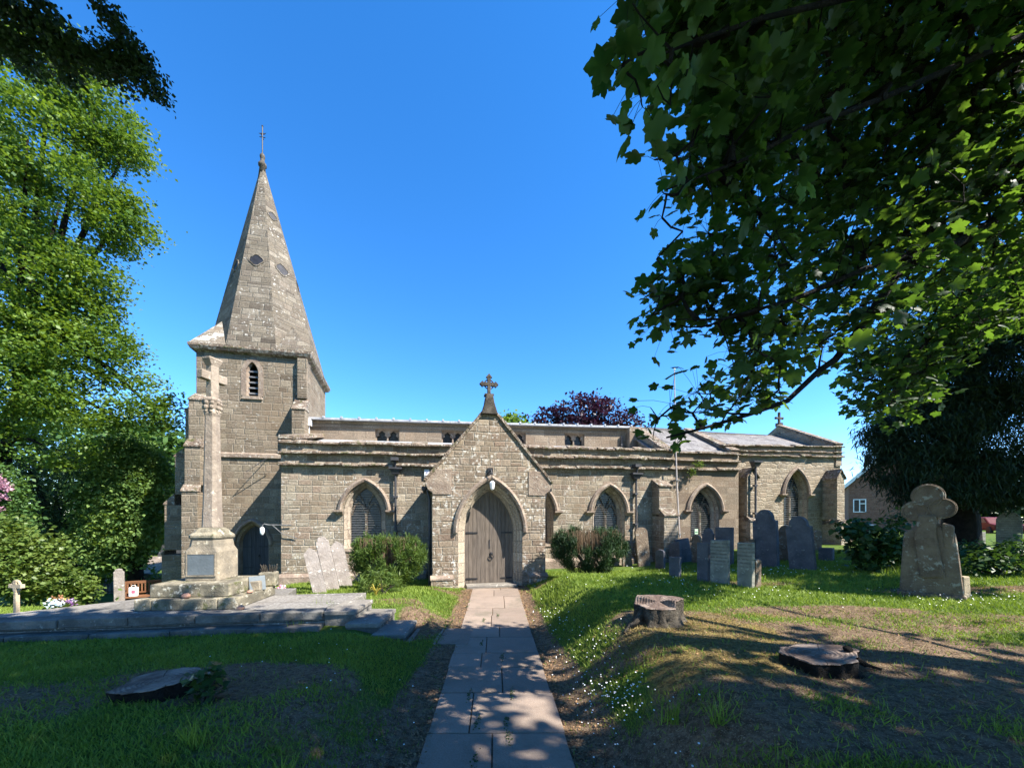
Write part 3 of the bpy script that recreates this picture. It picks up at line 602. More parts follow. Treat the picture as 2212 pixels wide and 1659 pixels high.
# --- spire
cq = P0+U*.5+V*.5+Vector((-.22, -.1)); ZB, ZT = 7.75, 15.45; k8 = .4142
def op(i, z, g=0.):
    f = (ZT+.25-z)/(ZT+.25-ZB)
    a, b = [(-k8,-1),(k8,-1),(1,-k8),(1,k8),(k8,1),(-k8,1),(-1.09,k8),(-1.09,-.22)][i]
    q = P0+U*.5+V*.5; base = q+U*(a*.5*(1+.06))+V*(b*.5*(1+.06)); q = base*f+cq*(1-f); return Vector((q.x, q.y, z))
m = MB(); zs = np.linspace(ZB, ZT, 26); m.loft([[op(i, z) for i in range(8)] for z in zs], True)
spire = m.build('spire', M['spire'], church, fix=False)
for i, (sa, sb) in zip((7, 1, 3, 5), ((0,0),(1,0),(1,1),(0,1))):
    m = MB(); corner = Vector(tp(sa, sb, ZB, .1)); j = (i+1) % 8; top = (op(i, 8.95)+op(j, 8.95))/2
    m.add([corner, op(i, ZB), op(j, ZB), top+(corner-top)*.02], [(0,1,3), (2,0,3)]); m.build('broach', M['lichen'] if i == 7 else M['spire'], spire)
m = MB(); q = cq; m.lathe([(.15,-.45),(.10,0),(.14,.04),(.15,.09),(.13,.15),(.075,.22),(.075,.34),(.095,.4),(.085,.47),(.03,.55)], (q.x, q.y, ZT), 10); m.build('finial', M['cross'], spire, smooth=True)
m = MB(); z = ZT+.55; m.tube([(q.x,q.y,z),(q.x,q.y,z+1.05)], .022, 6); m.tube([(q.x-.1,q.y,z+.62),(q.x+.1,q.y,z+.62)], .014, 5); m.tube([(q.x,q.y-.1,z+.62),(q.x,q.y+.1,z+.62)], .014, 5)
m.prism([(q.x-.13,z+.75),(q.x-.04,z+.72),(q.x+.07,z+.735),(q.x+.13,z+.81),(q.x+.08,z+.78),(q.x-.02,z+.78)], q.y-.006, q.y+.006); m.ball((q.x,q.y,z+1.05), .035, 8, 5); m.build('weathervane', M['iron'], spire)
for i, zc, r_ in ((0, 11.2, .17), (1, 11.15, .17), (7, 11.15, .16), (1, 13.35, .12), (2, 11.1, .16)):
    j = (i+1) % 8; c0 = (op(i, zc)+op(j, zc))/2; up = ((op(i, zc+.5)+op(j, zc+.5))/2-c0).normalized(); rt = (op(j, zc)-op(i, zc)).normalized(); nn = rt.cross(up)
    def rg(r2, off): return [tuple(c0+(rt*math.cos(t)+up*math.sin(t))*r2*(1+.3*abs(math.cos(2*t)))+nn*off) for t in [2*math.pi*k/20 for k in range(20)]]
    m = MB(); m.loft([rg(r_*1.22, .0), rg(r_*1.2, .025), rg(r_*1.02, .03), rg(r_, .008)], True); o = m.build('spire_light', M['spire'], spire, fix=False)
    m = MB(); m.add(rg(r_*1.02, .01), [tuple(range(20))]); m.build('shade_sheet', M['iron'], o, fix=False)  # flat dark disc on the facet stands in for a hole's shade

# --- porch
rs = [(.90,1.5,1.42,0), (.90,1.5,1.42,.05), (.845,1.5,1.36,.09), (.83,1.5,1.345,.15), (.785,1.5,1.29,.17), (.77,1.5,1.275,.23), (.715,1.5,1.22,.27), (.69,1.5,1.19,.36)]
PC = .07; hole = arch(PC, 1.5, .90, 1.42, 9, 0.)
m = MB(); m.plate([(-1.52, -.25), (PC-.9, -.25), (PC+.9, -.25), (1.64, -.25), (1.64, 3.12), (.03, 5.03), (-1.52, 3.12)], [hole], 0, .4); m.build('porch_front_wall', M['porch'], church)
mould(PC, 0., rs, MB(), M['jamblight'], 'doorway_moulding', church, 9)
hood(PC, 1.52, .92, 1.46, 0, M['dress'], church, .12, .1, False)
for sg in (-1, 1):
    xx = -1.52 if sg < 0 else 1.64-.36
    m = MB(); m.box(xx, xx+.36, .4, TW+.05, -.25, 2.62); m.build('porch_side_wall', M['porch'], church)
# plinth blocks
for a_, b_ in ((-1.56, -.98), (1.14, 1.68)):
    m = MB(); m.hexa([(a_,-.1,-.25),(b_,-.1,-.25),(b_,0,-.25),(a_,0,-.25),(a_,-.1,.24),(b_,-.1,.24),(b_,0,.24),(a_,0,.24)]); o = m.build('porch_plinth', M['porch'], church, bevel=.01)
    m = MB(); m.hexa([(a_-.02,-.12,.24),(b_+.02,-.12,.24),(b_+.02,0,.24),(a_-.02,0,.24),(a_-.02,-.12,.29),(b_+.02,-.12,.29),(b_+.02,0,.37),(a_-.02,0,.37)]); m.build('weathering', M['dress'], o, bevel=.008)
# kneelers, coping, apex, cross
for sg in (-1, 1):
    ox = -1.52 if sg < 0 else 1.64
    q = [(ox, 2.55), (ox, 2.60), (ox+sg*.12, 2.68), (ox+sg*.2, 2.85), (ox+sg*.2, 2.93), (ox-sg*.02, 3.24), (ox-sg*.5, 3.24), (ox-sg*.5, 2.55)]
    m = MB(); m.prism(q if sg > 0 else q[::-1], -.022, .41); m.build('kneeler', M['dress'], church, bevel=.012)
    m = MB(); a_ = Vector((ox+sg*.22, 2.92)); b_ = Vector((.03, 5.08)); n_ = 6
    for k in range(n_):
        p0, p1 = a_.lerp(b_, k/n_), a_.lerp(b_, (k+.985)/n_); dd = (b_-a_).normalized(); nn = Vector((-dd.y, dd.x)) if sg > 0 else Vector((dd.y, -dd.x)); nn = -nn if nn.y < 0 else nn; th = .075+random.uniform(-.008, .008)
        m.prism([tuple(p0-nn*.05), tuple(p1-nn*.05), tuple(p1+nn*(th-.05)), tuple(p0+nn*(th-.05))], -.045-random.uniform(0, .015), .45)
    m.build('gable_coping', M['course'], church, bevel=.012)
    m = MB(); a2 = Vector((ox+sg*.2, 2.84)); b2 = Vector((.03, 4.95))
    m.hexa([(a2.x,.45,a2.y-.08),(b2.x,.45,b2.y-.08),(b2.x,TW+2.,b2.y-.08),(a2.x,TW+.05,a2.y-.08),(a2.x,.45,a2.y),(b2.x,.45,b2.y),(b2.x,TW+2.,b2.y),(a2.x,TW+.05,a2.y)]); m.build('porch_roof', M['slate'], church)
    m = MB(); m.tube([(ox+sg*.24, .3, 2.74), (ox+sg*.24, TW-.05, 2.78)], .06, 8); m.tube([(ox+sg*.14, .35, 2.7), (ox+sg*.07, .33, 2.4), (ox+sg*.07, .33, -.1)], .037, 8); m.build('gutter_pipe', M['pipe'] if sg < 0 else M['iron'], church)
m = MB(); m.prism([(-.2, 4.78), (.26, 4.78), (.16, 5.1), (.12, 5.32), (-.06, 5.32), (-.1, 5.1)], -.09, .3); m.build('apex_stone', M['cross'], church, bevel=.015)
m = MB(); X0, Y0 = .03, .1
m.box(X0-.13, X0+.13, Y0-.1, Y0+.12, 5.32, 5.37); m.box(X0-.045, X0+.045, Y0-.05, Y0+.05, 5.37, 5.86); m.box(X0-.2, X0+.2, Y0-.045, Y0+.045, 5.6, 5.7)
for dx, dz in ((-.2, 5.65), (.2, 5.65), (0, 5.86)):
    hx = dx and math.copysign(1, dx)
    if dx: m.prism([(X0+dx-hx*.02, dz-.09), (X0+dx+hx*.07, dz), (X0+dx-hx*.02, dz+.09), (X0+dx-hx*.06, dz)][::(1 if dx > 0 else -1)], Y0-.05, Y0+.05)
    else: m.prism([(X0-.09, dz-.02), (X0, dz-.06), (X0+.09, dz-.02), (X0, dz+.09)], Y0-.05, Y0+.05)
for t in range(4):
    an = math.pi/4+t*math.pi/2; m.tube([(X0+.13*math.cos(an+d), Y0, 5.65+.13*math.sin(an+d)) for d in (-.5, -.25, 0, .25, .5)], .02, 5)
m.build('gable_cross', M['cross'], church, bevel=.01)
# porch door: two planked leaves
ar = arch(PC, 1.5, .70, 1.2, 14)
def ah(q): return max([1.5]+[za+(zb-za)*(q-xa)/(xb-xa+1e-9) for (xa, za), (xb, zb) in zip(ar, ar[1:]) if min(xa, xb)-1e-6 <= q <= max(xa, xb)+1e-6])
for sg in (-1, 1):
    m = MB(); n_ = 6; wd = .70/n_
    for k in range(n_):
        e0 = PC+(-.70+k*wd if sg < 0 else k*wd)+.004; e1 = e0+wd-.008; md = (e0+e1)/2; dy = random.uniform(0, .004)
        m.prism([(e0, .07), (e1, .07), (e1, ah(e1)), (md, ah(md)), (e0, ah(e0))], .33+dy, .39)
    lf = m.build('door_leaf', M['oak'], church)
    for z in (.2, 1.5):
        a_ = PC+sg*.66; m = MB(); m.prism([(a_, z-.025), (a_-sg*.3, z-.015), (a_-sg*.34, z), (a_-sg*.3, z+.015), (a_, z+.025)][::(1 if sg < 0 else -1)], .315, .328); m.build('strap_hinge', M['iron'], lf)
    if sg > 0:
        m = MB(); c_ = (PC+.06, .30, .86); m.tube([(c_[0]+.06*math.cos(t), c_[1], c_[2]-.05+.06*math.sin(t)) for t in np.linspace(0, 2*math.pi, 15)], .011, 5); m.ball((c_[0], .315, .9), (.045, .02, .05), 8, 5); m.build('ring_handle', M['iron'], lf)
        m = MB(); m.box(PC-.005, PC+.02, .318, .328, 1.05, 1.3); m.build('lock_plate', M['iron'], lf)
m = MB(); m.box(PC-.68, PC+.74, -.12, .36, -.08, .065); m.build('doorstep', M['step'], church, bevel=.015)

def ctag(o, label, cat, group=None):   # fixtures on the church that are things of their own
    o.matrix_world = church.matrix_basis; return tag(o, label, cat, group)
def cempty(name, label, cat, group=None): return empty(name, (-.654, 10.65, 0), TH, label, cat, group)
t = cempty('lantern', 'small white glass lantern hanging above the arched porch door', 'lantern')
m = MB(); m.tube([(.05, 0, 3.22), (.05, -.14, 3.24), (.07, -.17, 3.14), (.08, -.17, 2.93)], .014, 6); m.box(-.02, .12, -.05, 0, 3.12, 3.3); m.build('bracket', M['iron'], t)
m = MB(); m.lathe([(.03,.1),(.075,.05),(.07,0),(.05,-.12),(.02,-.15)], (.08, -.17, 2.83), 8); m.build('shade', M['wht'], t)
t = cempty('bracket_lamp', 'white swan-neck lamp on a long iron bracket beside the tower door', 'lamp')
m = MB(); m.tube([(-5.7, 2.24, 1.7), (-6.3, 2.2, 1.71), (-6.42, 2.2, 1.74), (-6.47, 2.2, 1.70), (-6.48, 2.2, 1.62)], .018, 6); m.tube([(-5.55, 2.26, 1.3), (-5.95, 2.22, 1.45), (-6.2, 2.2, 1.7)], .012, 5); m.build('bracket', M['guard'], t)
m = MB(); m.lathe([(.035,.09),(.06,.06),(.065,.0),(.055,-.08),(.03,-.13)], (-6.48, 2.2, 1.55), 10); m.build('shade', M['wht'], t)
t = cempty('alarm_box', 'white burglar alarm box with blue emblem on wall beside porch gable', 'alarm box')
m = MB(); m.box(-1.77, -1.6, TW-.08, TW, 3.24, 3.5); m.build('casing', M['wht'], t, bevel=.015)
bl = plain('blue_emblem', (.02,.06,.3), .4); m = MB()
for sg in (-1, 1): m.prism([(-1.685+sg*.045, 3.45), (-1.685+sg*.03, 3.45), (-1.685, 3.38), (-1.685+sg*.012, 3.375)][::sg], TW-.086, TW-.081)
m.box(-1.69, -1.68, TW-.086, TW-.081, 3.34, 3.38); m.build('emblem', bl, t)
m = MB(); m.box(-1.75, -1.62, TW-.085, TW-.0805, 3.27, 3.3); m.build('strobe_strip', M['iron'], t)
t = cempty('flagpole', 'slim white flagpole fixed to the wall beside the stepped buttress', 'flagpole')
m = MB(); m.tube([(7.2, TW-.28, 7.35), (7.24, TW-.28, 5), (7.30, TW-.28, 3.2), (7.42, TW-.28, 1.2)], [.016,.023,.027,.027], 8); m.build('pole', M['pole'], t)
m = MB(); m.ball((7.2, TW-.28, 7.38), .035, 8, 5); m.build('cap', M['wht'], t)
m = MB(); m.box(7.24, 7.4, TW-.33, TW+.02, 3.28, 3.33); m.box(7.36, 7.44, TW-.33, TW+.02, 1.3, 1.35); m.build('bracket', M['guard'], t)
gn = plain('pale_green_notice', (.45,.6,.42), .6, var=.1); bn = plain('dark_green_band', (.02,.12,.05), .6)
for cx, lab in ((4.5, 'small green and white notice inside the window right of porch bush'), (8.5, 'small green and white notice low in the window by the flagpole')):
    t = cempty('notice', lab, 'notice', 'notices in the church windows'); yy = TW+.17+(.04 if cx > 7 else 0)
    m = MB(); m.box(cx-.07, cx+.07, yy, yy+.004, 1.3, 1.5); m.build('sheet', gn, t); m = MB(); m.box(cx-.055, cx+.055, yy-.004, yy-.001, 1.36, 1.39); m.build('band', bn, t)

# ------------------------------------------------------------------ terrace, steps, memorial
TZ = .42
poly = [(-10.2,5.15),(-3.09,6.12),(-2.95,6.2),(-2.92,7.7),(-4.4,7.5),(-4.6,8.2),(-6.6,8.0),(-7.0,6.95),(-7.9,6.0),(-10.2,5.75)]
m = MB(); m.prism(poly, -.1, TZ, 'z'); tag(m.build('terrace', M['paving'], bevel=.01), kind='structure')
def edgeblocks(name, a, b, wd, z0, z1, out, lab, cat, mat, n):
    a, b = Vector(a), Vector(b); d = (b-a).normalized(); q = Vector((d.y, -d.x)); m = MB(); L = (b-a).length
    for k in range(n):
        s0, s1 = a+d*(L*k/n+.006), a+d*(L*(k+1)/n-.006); o0 = q*(out+random.uniform(-.012, .012)); zz = z1+random.uniform(-.008, .008)
        p = [s0+o0, s1+o0, s1+o0-q*wd, s0+o0-q*wd]; m.hexa([(t.x, t.y, z0) for t in p]+[(t.x, t.y, zz) for t in p])
    return tag(m.build(name, mat, bevel=.012), lab, cat)
edgeblocks('terrace_kerb', (-10.2,5.14), (-3.0,6.1), .3, TZ-.11, TZ+.012, .06, 'dark stone coping along the front edge of the memorial terrace', 'kerb', M['kerb'], 8)
edgeblocks('terrace_footing', (-10.2,5.08), (-2.98,6.05), .24, -.1, TZ-.17, .15, 'low projecting stone footing under the terrace coping', 'kerb', M['kerb'], 7)
steplab = ['topmost grey stone step level with the memorial terrace', 'middle grey stone step between terrace and path', 'lowest grey stone step, beside the path']
for k, (xa, xb, ya, yb, z) in enumerate(((-2.98,-2.5,6.08,6.98,TZ+.015), (-2.58,-2.07,5.93,6.93,.28), (-2.14,-1.63,5.82,6.68,.14))):
    t = empty('stone_step', (0,0,0), 0, steplab[k], 'step', 'steps up to the memorial terrace')
    m = MB(); m.hexa([(xa,ya,z-.07),(xb,ya+.02,z-.07),(xb-.02,yb,z-.07),(xa,yb,z-.07),(xa,ya,z),(xb,ya+.02,z),(xb-.02,yb,z),(xa,yb,z)]); m.build('tread', M['step'], t, bevel=.012)
    m = MB(); m.box(xa, xb-.04, ya+.04, yb-.03, -.1, z-.072); m.build('riser', M['kerb'], t)
mem = empty('war_memorial', (-5.25, 6.2, TZ), R(5), 'tall stone memorial cross on stepped base with dark plaque', 'memorial')
m = MB(); bx = [-.8,-.54,.46,.76]
for a_, b_ in zip(bx, bx[1:]): m.box(a_+.004, b_-.004, 0, 1.22, 0, .18)
m.build('lower_step', M['memstep'], mem, bevel=.018)
m = MB(); m.box(-.67, .57, .14, 1.1, .18, .40); m.build('upper_step', M['memstep'], mem, bevel=.02)
PX_, PY_ = -.1, .76
m = MB(); hw = .35
def oct_(h, c, z): return [(PX_-h+c,PY_-h,z),(PX_+h-c,PY_-h,z),(PX_+h,PY_-h+c,z),(PX_+h,PY_+h-c,z),(PX_+h-c,PY_+h,z),(PX_-h+c,PY_+h,z),(PX_-h,PY_+h-c,z),(PX_-h,PY_-h+c,z)]
def stack(lst):
    m = MB(); m.loft([oct_(*q) for q in lst], True); n = len(lst)-1; m.f += [tuple(range(7,-1,-1)), tuple(range(n*8, n*8+8))]; return m
stack([(.285,.03,.40),(.285,.03,.90),(.265,.08,.99),(.25,.08,1.12)]).build('plinth', M['memplinth'], mem, bevel=.012)
stack([(.26,.08,1.12),(.275,.085,1.15),(.275,.085,1.19),(.225,.08,1.24),(.21,.08,1.27),(.165,.065,1.32)]).build('plinth_cap', M['memstep'], mem, bevel=.008)
stack([(.135,.054,1.32),(.122,.05,1.7),(.094,.038,3.32)]).build('shaft', M['memorial'], mem, bevel=.006)
m = stack([(.092,.038,3.30),(.108,.044,3.36),(.098,.04,3.42),(.112,.046,3.56),(.125,.05,3.60),(.115,.046,3.63),(.085,.025,3.66)])
for k in range(8):
    an = math.pi/8+k*math.pi/4
    for r_, z, q in ((.105,3.40,.03),(.12,3.47,.036),(.118,3.55,.034)): m.ball((PX_+r_*math.cos(an+(z-3.4)), PY_+r_*math.sin(an+(z-3.4)), z), (q, q, q*1.2), 7, 5)
m.build('capital', M['memorial'], mem)
m = MB(); h = .07; m.box(-h, h, -.066, .066, 3.64, 4.36)
def hx(a, b): return m.hexa(a+b)
m.box(-.23, -h, -.064, .064, 3.95, 4.1); m.box(h, .23, -.064, .064, 3.95, 4.1)
m.hexa([(-h,-.066,4.22),(h,-.066,4.22),(h,.066,4.22),(-h,.066,4.22),(-h-.05,-.09,4.32),(h+.05,-.09,4.32),(h+.05,.09,4.32),(-h-.05,.09,4.32)]); m.box(-h-.05, h+.05, -.09, .09, 4.32, 4.37)
ca, sa = math.cos(R(70)), math.sin(R(70)); m.v = [(PX_+x*ca-y*sa, PY_+x*sa+y*ca, z) for x, y, z in m.v]
m.build('cross_head', M['memorial'], mem, bevel=.012)
m = MB(); m.box(PX_-.22, PX_+.22, PY_-.30, PY_-.28, .50, .86); p = m.build('name_plaque', M['plaque'], mem, bevel=.006)
m = MB()
for e in ((-.24,-.22,.48,.88),(.22,.24,.48,.88)): m.box(PX_+e[0], PX_+e[1], PY_-.305, PY_-.28, e[2], e[3])
m.box(PX_-.22, PX_+.22, PY_-.305, PY_-.28, .48, .5); m.box(PX_-.22, PX_+.22, PY_-.305, PY_-.28, .86, .88); m.build('border', M['memplinth'], p)
mw = Matrix.Translation((-5.25, 6.2, TZ)) @ Matrix.Rotation(R(5), 4, 'Z')
def onmem(x, y, z): return mw @ Vector((x, y, z))
o = MB().box(-.13, .13, -.012, .012, 0, .26).build('slate_tablet', M['plaque'], bevel=.004); o.location = onmem(.7, .72, .18); o.rotation_euler = (R(-14), 0, R(50)); tag(o, 'plain blue-grey slate tablet leaning at the memorial side', 'tablet')
t = empty('stone_planter', onmem(.64, 1.2, .18), R(20), 'square pale stone flower block with dry stems on the memorial step', 'planter')
m = MB(); m.box(-.15, .15, -.13, .13, 0, .27); m.build('block', M['memstep'], t, bevel=.03)
m = MB()
for k in range(26):
    a_, b_ = random.uniform(-.1, .1), random.uniform(-.09, .09); m.tube([(a_, b_, .26), (a_*1.5+random.uniform(-.03,.03), b_*1.4, .33+random.uniform(0, .1))], .006, 4)
m.build('dry_stems', M['barkg'], t)
m = MB(); m.prism([(-.14,0),(.12,0),(.1,.17),(-.06,.17)], -.06, .06); o = m.build('wedge_stone', M['memplinth'], bevel=.012); o.location = onmem(.64, .72, .18); o.rotation_euler = (0, 0, R(10)); tag(o, 'small wedge-shaped cream stone on the memorial step', 'stone')
pb = plain('pink_pebble', (.36,.2,.14), .8, sc=5)
for loc, r_, lab, mt in ((onmem(-.05,.06,.185), (.07,.05,.045), 'pink pebble lying on the front of the lower memorial step', pb), (onmem(.73,.42,.185), (.05,.04,.03), 'pinkish pebble beside the wedge stone on the memorial step', pb), (onmem(.48,.35,.185), (.045,.035,.025), 'small cream pebble in front of the wedge stone', M['memplinth']), (onmem(.86,-.06,.0), (.06,.05,.045), 'reddish pebble on the terrace beside the memorial step corner', pb)):
    m = MB(); m.ball((0,0,r_[2]*.9), r_, 12, 8); o = m.build('pebble', mt, smooth=True, noise=.004); o.location = loc; tag(o, lab, 'pebble', 'pebbles left at the memorial')
m = MB(); m.ball((0,0,.06), (.05,.05,.06), 12, 8); o = m.build('painted_stone', M['wht'], smooth=True); o.location = onmem(.55, 1.0, .18); tag(o, 'small white painted stone behind the wedge stone', 'stone')

# ------------------------------------------------------------------ gravestones
def outline(kind, w, h):
    a = w/2
    if kind == 'flat': return [(-a,0),(a,0),(a,h),(-a,h-.01)]
    if kind == 'round': return [(-a,0),(a,0)] + [(a*math.cos(t), h-a*.75+a*.75*math.sin(t)) for t in np.linspace(0, math.pi, 15)]
    if kind == 'shoulder':
        s = h-a*1.05; r_ = a*.72
        return [(-a,0),(a,0),(a,s),(a*.98,s+.03),(r_,s+.05)] + [(r_*math.cos(t), s+.08+(h-s-.08)*math.sin(t)) for t in np.linspace(.1, math.pi-.1, 13)] + [(-r_,s+.05),(-a*.98,s+.03),(-a,s)]
    if kind == 'gothic': return [(-a,0),(a,0)] + arch(0, h-a*1.15, a, a*1.15, 8)[::-1]
    if kind == 'ogee':
        s = h-a*.95
        return [(-a,0),(a,0),(a,s),(a*.9,s+.02),(a*.86,s+.1*a),(a*.7,s+.35*a),(a*.4,s+.62*a),(a*.15,s+.82*a),(0,h),(-a*.15,s+.82*a),(-a*.4,s+.62*a),(-a*.7,s+.35*a),(-a*.86,s+.1*a),(-a*.9,s+.02),(-a,s)]
    if kind == 'lean': return [(-a,0),(a,0),(a*.72,h),(-a*.9,h*.86)]
GS = 'old gravestones in the churchyard'
def grave(xD, yD, wD, hD, kind, mat, lab, yaw=8, roll=0, pitch=0, th=.1, at=None, Yd=None, inscr=False):
    p = at or (px(xD, yD, Yd) if Yd else onground(xD, yD)); k = p.y/FPX; h = hD*k; c_, s_ = math.cos(R(yaw)), math.sin(R(yaw)); w = wD/FPX*p.y**2/max(.3, c_*p.y-s_*p.x)
    yaw_ = R(yaw); o = MB().prism(outline(kind, w, h+.1), -th/2, th/2)
    if inscr:
        g0 = []
    me = o.build('gravestone', M[mat], bevel=.014, noise=.003)
    me.location = (p.x, p.y+th/2, p.z-.1); me.rotation_euler = (R(pitch), R(roll), yaw_)
    return tag(me, lab, 'gravestone', GS)
r3 = lambda x, y: ((1000+x/2.2114)/1.708, (1500+y/2.2114)/1.708)
r5 = lambda x, y: ((1900+x/2.2114)/1.708, (1450+y/2.2114)/1.708)
r6 = lambda x, y: ((2400+x/2.0737)/1.708, (1450+y/2.0737)/1.708)
r7 = lambda x, y: ((3000+x/2.370)/1.708, (1650+y/2.370)/1.708)
r8 = lambda x, y: (x/2.074/1.708, (1650+y/2.074)/1.708)
def gr(rf, x0, x1, y0, y1, kind, mat, lab, **kw):
    k = 2.2114*1.708 if rf in (r3, r5) else 2.0737*1.708 if rf is r6 else 2.37*1.708 if rf is r7 else 2.074*1.708
    a = rf((x0+x1)/2, y1); return grave(a[0], a[1], (x1-x0)/k, (y1-y0)/k, kind, mat, lab, **kw)
gr(r3, 345, 455, 1140, 1525, 'ogee', 'paleston', 'pale pointed gravestone leaning left, shortest and frontmost of three by the wall', roll=-12, pitch=-9, yaw=30)
gr(r3, 450, 560, 1050, 1500, 'shoulder', 'paleston', 'tall pale shouldered gravestone in the middle of the leaning three', roll=-11, pitch=-9, yaw=30)
gr(r3, 560, 665, 1085, 1470, 'ogee', 'paleston', 'whitest gravestone next to the clipped bush, right of the leaning three', roll=-11, pitch=-9, yaw=30)
gr(r8, 860, 945, 930, 1180, 'shoulder', 'paleston', 'narrow upright pale gravestone alone left of the memorial', roll=-1, yaw=38, Yd=11.5)
gr(r5, 880, 962, 1200, 1412, 'lean', 'brownston', 'low brown slab leaning behind the right bush', roll=-4)
gr(r5, 1010, 1110, 1095, 1412, 'round', 'brownston', 'tall brown rounded gravestone leaning against the wall beside the downpipe', roll=-3, pitch=-6)
gr(r6, 48, 112, 1197, 1348, 'round', 'slateston', 'small dark rounded gravestone below the stepped buttress', yaw=-57)
gr(r6, 157, 236, 1253, 1410, 'flat', 'slateston', 'short dark square-topped gravestone, nearest the path on the right', yaw=-56)
gr(r6, 150, 245, 1130, 1300, 'lean', 'slateston', 'dark sloping-topped slab behind the short square gravestone', yaw=-65)
gr(r6, 225, 330, 1112, 1292, 'flat', 'slateston', 'tilted flat-topped slab leaning on the wall under the flagpole', roll=-7, pitch=-8)
gr(r6, 326, 390, 1085, 1295, 'round', 'brownston', 'rounded brown gravestone close below the flagpole window', yaw=-66)
gr(r6, 405, 490, 1035, 1305, 'shoulder', 'slateston', 'dark shouldered gravestone in front of the flagpole window', yaw=-57)
gr(r6, 505, 640, 1025, 1310, 'flat', 'slateston', 'broad dark flat-topped slab standing behind the grey-green stones', yaw=-57)
gr(r6, 375, 460, 1143, 1445, 'flat', 'slateston', 'tall narrow dark slab left of the grey-green gravestone', yaw=-64)
gr(r6, 473, 610, 1122, 1462, 'flat', 'greyston', 'grey-green flat-topped gravestone with faint worn lettering lines', yaw=-57, th=.09)
gr(r6, 768, 806, 1115, 1330, 'flat', 'brownston', 'thin brown stone edge showing behind the grey slab', yaw=-64)
gr(r6, 683, 800, 1142, 1490, 'flat', 'greyston', 'upright grey slab with a mossy round stone at its right', yaw=-66, th=.09)
gr(r6, 800, 850, 1270, 1492, 'round', 'brownston', 'small mossy rounded footstone touching the grey slab', yaw=-65, th=.16)
gr(r6, 808, 992, 890, 1330, 'shoulder', 'slateston', 'largest dark blue slate gravestone with arched shoulders', roll=-2, yaw=-66, th=.12)
gr(r6, 992, 1092, 1010, 1282, 'gothic', 'brownston', 'brown pointed gravestone between the two large dark ones', yaw=-56)
gr(r6, 1085, 1285, 940, 1358, 'shoulder', 'slateston', 'big dark round-headed gravestone leaning left below chancel window', roll=-5, yaw=-64, th=.12)
gr(r6, 1258, 1312, 1050, 1200, 'round', 'brownston', 'small brown rounded gravestone against the chancel wall', yaw=4)
gr(r6, 1300, 1412, 1182, 1285, 'flat', 'slateston', 'low wide dark stone beside the elder shrub', yaw=-68)
gr(r7, 1615, 1850, 562, 965, 'gothic', 'greyston', 'grey pointed gravestone cut off by the right picture edge', yaw=-50)
gr(r7, 1320, 1445, 768, 880, 'flat', 'paleston', 'distant pale square headstone under the dark yew', Yd=14.)
gr(r7, 1452, 1510, 740, 880, 'flat', 'greyston', 'distant grey headstone right of the pale square one', Yd=14.2)
# trefoil-headed memorial
t3 = empty('trefoil_gravestone', (0,0,0), R(-50), 'large mossy clover-headed gravestone with draped carving at right', 'gravestone', GS)
p = onground(2010, 1290); k = p.y/FPX; t3.location = (p.x, p.y, p.z-.05)
q = lambda x, y: ((x-2012)*k*.68, (1290-y)*k+.05)
body = [q(1941,1290), q(2083,1290), q(2068,1175), q(2063,1150), q(2040,1142), q(2030,1132), q(2028,1118), q(1982,1118), q(1980,1132), q(1972,1142), q(1953,1150), q(1950,1175)]
m = MB(); m.prism([(x, z) for x, z in body], -.02, .26); m.box(*[q(1941,0)[0]-.02, q(2083,0)[0]+.02], -.06, .3, -.05, .12); m.build('body', M['brownston'], t3, bevel=.03)
N_ = 14; c3 = [(q(2006,1071), 26*k), (q(1978,1103), 22*k), (q(2036,1098), 22*k)]
def arc(c, r_, a0, a1): return [(c[0]+r_*math.cos(R(a)), c[1]+r_*math.sin(R(a))) for a in np.linspace(a0, a1, N_)]
m = MB(); m.prism(arc(c3[2][0], c3[2][1], -130, 75)+arc(c3[0][0], c3[0][1], -12, 190)+arc(c3[1][0], c3[1][1], 100, 310), -.03, .23); m.build('trefoil_head', M['brownston'], t3, bevel=.025)
m = MB()
for c_, r_ in c3: m.tube([(c_[0]+r_*.86*math.cos(R(a)), -.035, c_[1]+r_*.86*math.sin(R(a))) for a in np.linspace(0, 360, 25)], .012, 5)
m.build('head_moulding', M['brownston'], t3)
m = MB(); dr = [q(1986,1112), q(2026,1112), q(2026,1160), q(2034,1200), q(2044,1245), q(1990,1250), q(1982,1200), q(1976,1160)]; m.prism(dr[::-1], -.07, .0)
m.build('draped_carving', M['brownston'], t3, bevel=.03)
m = MB(); m.hexa([(q(2040,0)[0],-.03,q(0,1185)[1]),(q(2060,0)[0],-.03,q(0,1185)[1]),(q(2060,0)[0],.2,q(0,1185)[1]),(q(2040,0)[0],.2,q(0,1185)[1]),(q(2036,0)[0],-.06,q(0,1128)[1]),(q(2062,0)[0],-.06,q(0,1135)[1]),(q(2062,0)[0],.2,q(0,1135)[1]),(q(2036,0)[0],.2,q(0,1128)[1])]); m.build('carved_bracket', M['brownston'], t3, bevel=.03)
o = MB().box(-.05, .05, -.04, .04, -.1, .34).build('marker_post', M['dresslight'], bevel=.01); p = onground(2084, 1293); o.location = p; o.rotation_euler = (0, R(-3), 0); tag(o, 'short pale stub post at the foot of the clover-headed gravestone', 'post')
